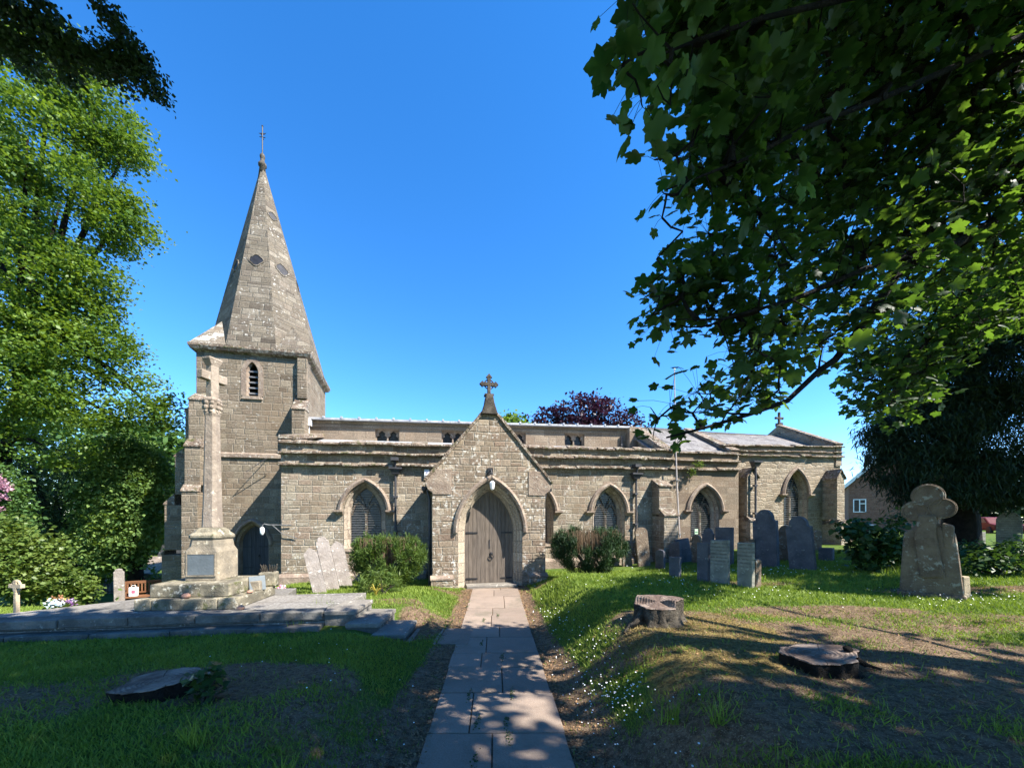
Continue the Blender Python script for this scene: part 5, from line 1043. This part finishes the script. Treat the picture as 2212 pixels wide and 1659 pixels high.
SP = np.array(SP); SP = np.repeat(SP, 3, 0)+RNG.normal(0, .02, (len(SP)*3,3)); V, F = leafcloud(SP, .036*(.6+.8*RNG.random(len(SP))), QUAD, 1., (.15,0,-1), .35); bulk('needles', V, F, YEW, con)
V, F = overhead(3300, -8, 2.6, -5, 3.2, 6.4, 11, lambda lx: np.full_like(lx, 6.0), .26); bulk('upper_crown', V-cb, F, YEW, con)

# shrubs
def shrub(name, label, cat, p, pts, size, mat, T=QUAD, tilt=.8, tip=None, tipw=0., stems=8, h=.6, smat=None, group=None):
    t = empty(name, p, 0, label, cat, group); b = np.array(p); V, F = leafcloud(np.asarray(pts), size*(.6+.8*RNG.random(len(pts))), T, tilt, tip, tipw); bulk('foliage', V-b, F, mat, t)
    m = MB(); P = np.asarray(pts)
    for k in range(stems):
        e = Vector(P[RNG.integers(len(P))]-b)*.9; a = Vector((random.uniform(-.05,.05), random.uniform(-.05,.05), -.08)); m.tube([a, a.lerp(e, .5)+Vector((0,0,.1*h)), e], [.022*h, .014*h, .005], 5)
    m.build('stems', smat or M['barkg'], t); return t
def clipped(label, xc, yb, Yd, w, h, taper, mat):
    p = px(xc, yb, Yd); p.z = float(gh(p.x, p.y)); n = 2100; u = RNG.random(n)*2*math.pi; zf = RNG.random(n)**.8
    r = np.where(zf < .9, 1., 1.)*(taper+(1-taper)*np.minimum(1, zf*2.)**.8)*np.sqrt(np.maximum(.05, 1-np.maximum(0, (zf-.62)/.5)**2*1.15))*(1+.06*np.sin(5*u+1)+.05*np.sin(9*u)); rr = r*(.72+.3*RNG.random(n)); zz = .12+h*zf*.9
    P = np.stack([p.x+rr*w*np.cos(u), p.y+rr*w*.8*np.sin(u), p.z+zz], 1); top = RNG.random((300,2))*2-1; top = top[np.hypot(*top.T) < .78]
    nc = 95; cc = P[RNG.choice(n, nc)]; P = P[np.argmin(np.linalg.norm(P[:,None]-cc[None], axis=2), 1) % 7 < 6]; P = P+(cc[np.argmin(np.linalg.norm(P[:,None]-cc[None], axis=2), 1)]-P)*.38
    Q = np.repeat(P, 15, 0)+RNG.normal(0, 1, (len(P)*15,3))*np.array([.03,.03,.07])
    t = shrub('clipped_yew_bush', label, 'bush', p, Q, .085, mat, NEED, 1., (0,-.1,1.), .5, 0, group='clipped bushes beside the porch'); m = MB()
    for k in range(9): a = random.uniform(0, 6.28); m.tube([(0,0,-.1),(.1*math.cos(a),.1*math.sin(a),h*.3),(w*.7*math.cos(a),w*.55*math.sin(a),h*.85)], [.06,.035,.01], 6)
    for x, y in top:
        for j in range(3): a, b = x*w*.93+random.gauss(0,.05), y*w*.76+random.gauss(0,.05); m.tube([(a*.97,b*.97,h*.55),(a,b,h*(.93+random.uniform(0,.12)))], [.009,.004], 4, False)
    for k in range(90):
        a = random.uniform(0, 6.28); r_ = w*random.uniform(.70,.80); m.tube([(r_*.96*math.cos(a),r_*.78*math.sin(a),h*.66),(r_*math.cos(a),r_*.8*math.sin(a),h*(.92+random.uniform(-.05,.1)))], [.008,.004], 4, False)
    m.build('twigs', stone('yew_twigs', (.11,.075,.045), (.2,.14,.09), 0, sc=8), t, fix=False); return t
clipped('clipped green yew bush with brown cut top, left of the porch', 838, 1272, 9.55, .92, 1.22, .55, HEDG)
clipped('dark clipped yew bush narrowing to its base, right of the porch', 1270, 1247, 10.3, 1.02, 1.28, .35, YEW)
def clumps(blobs, ncl, per, sp, sh=.4):
    P, _ = blobpts(blobs, ncl, sh); return np.repeat(P, per, 0)+RNG.normal(0, sp, (ncl*per,3))
shrub('fern_shrub', 'small bright feathery shrub in front of the left bush', 'shrub', onground(826, 1283), clumps([pb(810,1262,8.5,28,20), pb(835,1250,8.5,25,22), pb(860,1262,8.6,18,16), pb(800,1240,8.6,18,14)], 90, 16, .05), .09, RHOD, NEED, .9, (0,-.2,.2), .3, 10)
shrub('elder_shrub', 'leafy dark elder bush beside the clover-headed gravestone', 'shrub', onground(1890, 1228), clumps([pb(1880,1165,8.6,55,35), pb(1840,1140,8.8,25,16), pb(1925,1170,8.5,38,30), pb(1900,1200,8.5,60,25), pb(1940,1125,8.6,22,14)], 230, 9, .09), .13, ELDR, QUAD, .6, (0,-.2,-.5), .4, 12)
shrub('nettle_patch', 'tangled dark green nettles to the right of the clover-headed gravestone', 'nettles', onground(2150, 1245), clumps([pb(2140,1215,7.6,50,30), pb(2200,1200,7.6,40,40), pb(2100,1200,8.2,25,22)], 170, 9, .07), .1, ELDR, QUAD, .6, None, 0, 16)
shrub('rhododendron_shrub', 'glossy light green rhododendron at the far left behind the ring cross', 'shrub', onground(60, 1300), clumps([pb(30,1230,9,60,60), pb(90,1250,9.4,55,45), pb(150,1265,9.8,45,28), pb(100,1200,9.4,30,40), pb(5,1170,9,40,50), pb(190,1280,10,20,14)], 430, 26, .11), .095, RHOD, QUAD, .7, None, 0, 14, 1.)
shrub('rhododendron_shrub', 'taller rhododendron with pink flowers at the left edge', 'shrub', px(-20, 1290, 10.5), clumps([pb(0,1110,10,45,55), pb(-40,1060,10,60,60), pb(20,1150,10,40,30)], 260, 26, .13), .1, BACK, QUAD, .7, None, 0, 10, 1.)
pk = leafmat('pink_blossom', (.42,.2,.28), (.55,.36,.42), .3, (1,.8,.9)); shr = [o for o in C.objects if o.name.startswith('rhododendron_shrub')][-1]
V, F = leafcloud(clumps([pb(15,1050,9.7,9,8), pb(30,1066,9.7,9,7), pb(5,1072,9.7,10,8), pb(14,1106,9.7,9,7), pb(-5,1040,9.7,9,9)], 26, 14, .04), .07, QUAD, 1.); bulk('blossoms', V-np.array(shr.location), F, pk, shr)
shrub('laurel_shrub', 'low leafy green shrubs along the foot of the sunlit yew', 'shrub', px(230, 1275, 15.), clumps([pb(240,1240,15.2,55,18), pb(345,1258,14.8,30,14), pb(190,1236,15,40,20)], 130, 12, .13), .16, BACK, QUAD, .7, None, 0, 8)
shrub('sapling', 'small ash seedling growing beside the flat stump on the left lawn', 'seedling', onground(450, 1520), clumps([pb(445,1470,3.25,30,24), pb(455,1500,3.2,22,10)], 26, 5, .035), .08, ELDR, QUAD, .5, (0,0,-.3), .3, 7)
shrub('wall_plant', 'small fern growing out of the parapet above the flagpole bracket', 'plant', cw(7.75,2.18,3.88), clumps([pb(1510,1002,14.45,8,6), pb(1494,1020,14.4,6,10)], 24, 9, .05), .07, RHOD, QUAD, .9, None, 0, 4)
shrub('ivy_clump', 'dark ivy clump at the corner of tower and nave roof', 'ivy', cw(-6.05,4.15,5.0), clumps([(0,.12,.1,.4,*cw(-6.05,4.15,5.1)), (0,.2,.12,.15,*cw(-6.1,4.1,4.75))], 60, 10, .05), .08, YEWL, QUAD, .9, None, 0, 4)
# small flowers, strap leaves, tributes
def strap(label, p, n, h, mat, name='strap_plant'):
    t = empty(name, p, 0, label, 'plant'); m = MB()
    for k in range(n):
        a = random.uniform(0, 6.28); L = h*random.uniform(.6, 1.1); q = random.uniform(.2, .7); w = .012
        c, s = math.cos(a), math.sin(a); pts = [(0,0,0),(c*L*q*.4,s*L*q*.4,L*.55),(c*L*q,s*L*q,L*.85),(c*L*q*1.5,s*L*q*1.5,L*.72)]
        m.loft([[(x-s*w*f,y+c*w*f,z) for (x,y,z), f in zip(pts,(1,1,.8,.1))], [(x+s*w*f,y-c*w*f,z) for (x,y,z), f in zip(pts,(1,1,.8,.1))]])
    m.build('leaves', mat, t, fix=False); return t
strap('pale green strap-leaved plant at the back edge of the terrace', onground(778, 1277), 14, .42, RHOD); strap('yellowing strap-leaved plant next to the bright feathery shrub', onground(812, 1288), 12, .3, leafmat('yellowed_leaves', (.3,.25,.04), (.42,.34,.07), .3))
def bouquet(label, p, cols, n=30, r=.16):
    t = empty('flower_tribute', p, 0, label, 'flowers', 'flower tributes on graves'); V, F = leafcloud(np.c_[RNG.normal(0,r*.7,n*3), RNG.normal(0,r*.6,n*3), RNG.random(n*3)*r], .1, QUAD, .8); bulk('leaves', V, F, RHOD, t)
    for i, c in enumerate(cols):
        V, F = leafcloud(np.repeat(np.c_[RNG.normal(0,r*.6,n), RNG.normal(0,r*.5,n), r*.5+RNG.random(n)*r*1.1], 6, 0)+RNG.normal(0,.02,(n*6,3)), .05, QUAD, 1.); bulk('blooms', V, F, leafmat('petals', c, tuple(min(1,x*1.3) for x in c), .2, (1,1,1)), t)
if 1: bouquet('yellow and orange flower bouquet on the grass by the terrace', px(125,1308,7.6), [(.4,.31,.1),(.33,.16,.08)], 14, .11); bouquet('purple and white flower bouquet next to the yellow one', px(152,1312,7.4), [(.25,.12,.3),(.5,.48,.5)], 12, .09); bouquet('pale blue and white flowers low on the grass', px(118,1316,7.2), [(.6,.7,.75)], 16, .1)
bouquet('pink and white flowers by the wall behind the memorial', px(604,1283,8.2), [(.7,.2,.35),(.7,.65,.6)], 14, .1)

# ------------------------------------------------------------------ ground cover (nobody could count it)
N = 420000; Yb = 1.7+10.8*RNG.random(N)**1.5; Xb = (RNG.random(N)*2-1)*1.42*Yb; d = np.abs(Xb-pathc(Yb)); dd = dirt(Xb, Yb)+(RNG.random(N)-.5)*.8-.6*(RNG.random(N) < .045)+.25*np.sin(Xb*5.1+Yb*2.3)*np.sin(Yb*4.7-Xb*1.9)
terr = inpoly(np.c_[Xb, Yb], [(-10.3,4.9),(-2.9,5.9),(-2.85,7.8),(-4.4,7.6),(-4.6,8.3),(-6.7,8.1),(-7.1,7.),(-8.,6.05),(-10.3,5.8)]) | ((Xb > -3) & (Xb < -1.6) & (Yb > 5.8) & (Yb < 7.0))
cx_ = Xb+.654; cy_ = Yb-10.65; lt = -_s*cx_+_c*cy_; ls = _c*cx_+_s*cy_; inch = (lt > 2.2) | ((lt > -.1) & (np.abs(ls-.07) < 1.7))
ok = (d > .6) & (dd < .45) & ~terr & ~inch; Xb, Yb = Xb[ok], Yb[ok]; n = len(Xb); Zb = gh(Xb, Yb)
hgt = (.022+.03*RNG.random(n))*(1+.5*S((Yb-5)/4))*(1+.9*(RNG.random(n) < .03)); wd = .0022+.0011*Yb**.9; a = RNG.random(n)*6.283; ln = RNG.normal(0, .6, (n,2))*hgt[:,None]
B = np.stack([Xb, Yb, Zb-.004], 1); o_ = np.stack([np.cos(a)*wd, np.sin(a)*wd, np.zeros(n)], 1); T3 = B+np.c_[ln, hgt]
V = np.stack([B-o_, B+o_, T3], 1).reshape(-1,3); F = np.arange(n*3).reshape(-1,3)
GRS = leafmat('grass_blades', (.095,.16,.02), (.23,.30,.05), .35, (1.3,1.3,.5), .6, 1.5); tag(bulk('grass', V, F, GRS), 'short mown churchyard grass on the banks', 'grass', kind='stuff')
n = 26000; q = np.array(DIRT)[RNG.choice(len(DIRT), n)]; Xs = q[:,0]+RNG.normal(0,.5,n)*q[:,2]; Ys = q[:,1]+RNG.normal(0,.5,n)*q[:,3]; kp = (np.abs(Xs-pathc(Ys)) > .66) & (Ys > 1.5) & ~((Xs < -1.5) & (Ys > 5.6)); Xs, Ys = Xs[kp], Ys[kp]; n = len(Xs)
a = RNG.random(n)*6.283; ln = RNG.normal(0, .035, (n,2)); B = np.stack([Xs, Ys, gh(Xs, Ys)-.002], 1); wd = .0016+.0006*Ys; o_ = np.stack([np.cos(a)*wd, np.sin(a)*wd, 0*wd], 1)
tag(bulk('dry_grass', np.stack([B-o_, B+o_, B+np.c_[ln, .008+.03*RNG.random(n)]], 1).reshape(-1,3), np.arange(n*3).reshape(-1,3), leafmat('straw_blades', (.13,.105,.04), (.3,.24,.11), .2, (1.2,1.1,.7), .8, 2.)), 'sparse straw-coloured dry grass on the bare soil', 'dry grass', kind='stuff')
LIT = plain('dry_leaf_litter', (.22,.13,.065), .9, var=.5, sc=9)
n = 9000; Yb = 1.8+8.5*RNG.random(n)**1.3; sd = np.where(RNG.random(n) < .5, -1, 1); Xb = pathc(Yb)+sd*(.56+np.abs(RNG.normal(0, .22, n))); P = np.stack([Xb, Yb, gh(Xb, Yb)+.008], 1)
nd = 5000; q = np.array(DIRT)[RNG.choice(len(DIRT), nd)]; Xd = q[:,0]+RNG.normal(0,.45,nd)*q[:,2]; Yd = q[:,1]+RNG.normal(0,.45,nd)*q[:,3]; P = np.concatenate([P, np.stack([Xd, Yd, gh(Xd, Yd)+.008], 1)[np.abs(Xd-pathc(Yd)) > .62]])
V, F = leafcloud(P, .012+.022*RNG.random(len(P)), QUAD, .35); nt_ = 420; xt = np.concatenate([pathc(Yb[:160])+np.where(RNG.random(160) < .5, -1, 1)*(.68+.3*RNG.random(160)), Xd[:260]]); yt = np.concatenate([Yb[:160], Yd[:260]]); kp = np.abs(xt-pathc(yt)) > .66; xt, yt = xt[kp], yt[kp]
Vt, Ft = leafcloud(np.stack([xt, yt, gh(xt, yt)+.012], 1), .05+.13*RNG.random(len(xt)), (np.array([(-.02,0,0),(.02,0,0),(.03,.5,.03),(.005,1,0)]), np.array([[0,1,2,3]])), .12)
tag(bulk('fallen_twigs', Vt, Ft, M['barkg']), 'thin fallen twigs scattered on the bare soil', 'twigs', kind='stuff')
tag(bulk('leaf_litter', V, F, LIT), 'dry brown leaf litter along both path edges', 'leaf litter', kind='stuff')
# daisies
dz = []
for xD, yD, sx, sy, n in ((1335,1505,45,32,150),(1225,1440,40,50,45),(1290,1400,30,20,30),(2060,1300,80,12,60),(1750,1285,140,10,50),(1600,1232,140,8,110),(1450,1265,80,10,50),(1700,1235,60,5,50),(1380,1600,90,40,28),(1200,1340,40,30,60),(700,1430,110,50,26),(840,1560,90,70,14)):
    for k in range(int(n*.75)):
        a, b = random.gauss(xD, sx), random.gauss(yD, sy)
        if b > 1215: p = onground(a, b); dz.append(p) if abs(p.x-pathc(p.y)) > .68 and p.y < 14 else None
VV = []; FF = []; VS = []; FS = []
for p in dz:
    h = random.uniform(.03, .085); r_ = random.uniform(.005, .008)*(1+max(0, p.y-5)*.12); c = p+Vector((random.gauss(0,.01), random.gauss(0,.01), h)); b = len(VV); tl = random.uniform(-.5,.2)
    VV += [c]+[c+Vector((r_*math.cos(t), r_*math.sin(t)*.9, r_*.5*math.sin(t)*.8+.002)) for t in [k*math.pi/4 for k in range(8)]]; FF += [(b, b+1+i, b+1+(i+1) % 8) for i in range(8)]
    b = len(VS); w = .0012*(1+p.y*.1); VS += [p-Vector((w,0,0)), p+Vector((w,0,0)), c]; FS.append((b, b+1, b+2))
tag(bulk('daisies', VV, FF, plain('daisy_petals', (.75,.75,.72), .7, var=.05)), 'scattered small white daisies in the grass', 'daisies', kind='stuff')
tag(bulk('daisy_stems', VS, FS, GRS), 'thin green daisy stems in the grass', 'stems', kind='stuff')
# weeds in the path joints
P = []
for xD, yD in ((1032,1560),(1100,1600),(1085,1420),(1025,1650),(1045,1340),(1075,1330),(1040,1390),(975,1345),(1010,1310),(1015,1500),(1105,1500),(1095,1560)):
    q = px(xD, yD, FPX*1.88/(yD-1120))
    for k in range(34): P.append((q.x+random.gauss(0,.012), q.y+random.gauss(0,.075), .02+abs(random.gauss(0,.012))))
V, F = leafcloud(np.array(P), .022, QUAD, .7); tag(bulk('path_weeds', V, F, ELDR), 'small green weeds growing in the path joints', 'weeds', kind='stuff')
# taller grass tufts
P = []
for xD, yD, n in ((1005,1380,0),(720,1330,60),(700,1320,60),(2050,1235,90),(1930,1245,120),(1990,1250,60),(1180,1300,40),(1195,1290,40),(640,1350,40),(420,1610,40),(620,1690,30),(1560,1560,40),(1450,1560,40),(1190,1200,20)):
    for k in range(n):
        a, b = random.gauss(xD, 14), random.gauss(yD, 5); P.append(onground(a, max(b, 1205)))
if P:
    P = np.array(P); n = len(P); h = (.10+.14*RNG.random(n)); a = RNG.random(n)*6.28; w = .003+.0006*P[:,1]; o_ = np.stack([np.cos(a)*w, np.sin(a)*w, 0*w], 1); Tt = P+np.c_[RNG.normal(0,.05,(n,2)), h]
    tag(bulk('tall_grass', np.stack([P-o_, P+o_, Tt], 1).reshape(-1,3), np.arange(n*3).reshape(-1,3), GRS), 'longer uncut grass tufts around stones and steps', 'grass', kind='stuff')

# ------------------------------------------------------------------ light, sky, camera
w = bpy.data.worlds.new('World'); sc.world = w; w.use_nodes = True; nt = w.node_tree; nt.nodes.clear()
sky = nt.nodes.new('ShaderNodeTexSky'); sky.sky_type = 'NISHITA'; sky.sun_disc = False
sky.sun_elevation = math.asin(SUN.z); sky.sun_rotation = math.atan2(SUN.x, SUN.y); sky.air_density = .85; sky.dust_density = .0; sky.ozone_density = 3.5; sky.altitude = 300
hs_ = nt.nodes.new('ShaderNodeHueSaturation'); hs_.inputs['Saturation'].default_value = 1.29; hs_.inputs['Hue'].default_value = .503; hs_.inputs['Value'].default_value = 1.22
bg = nt.nodes.new('ShaderNodeBackground'); bg.inputs[1].default_value = .106; wo = nt.nodes.new('ShaderNodeOutputWorld')
nt.links.new(sky.outputs[0], hs_.inputs['Color']); nt.links.new(hs_.outputs[0], bg.inputs[0]); nt.links.new(bg.outputs[0], wo.inputs[0])
sl = bpy.data.lights.new('sun', 'SUN'); sl.energy = 5.0; sl.angle = R(.5); sl.color = (1., .94, .85); so = bpy.data.objects.new('sun', sl); C.objects.link(so); so.rotation_euler = SUN.to_track_quat('Z', 'Y').to_euler(); so.location = (20, -20, 30)
cd = bpy.data.cameras.new('camera'); cam = bpy.data.objects.new('camera', cd); C.objects.link(cam); cam.location = (0, 0, EYE); cam.rotation_euler = (R(90), 0, 0)
cd.sensor_width = 36; cd.lens = 36*FPX/2212; cd.shift_y = 290.5/2212; cd.clip_start = .05; cd.clip_end = 2000; sc.camera = cam
sc.view_settings.view_transform = 'Standard'; sc.view_settings.look = 'None'; sc.view_settings.exposure = 1.65; sc.view_settings.gamma = 1
sc.cycles.max_bounces = 6; sc.cycles.diffuse_bounces = 3; sc.cycles.transmission_bounces = 3; sc.cycles.transparent_max_bounces = 4; sc.cycles.use_denoising = True
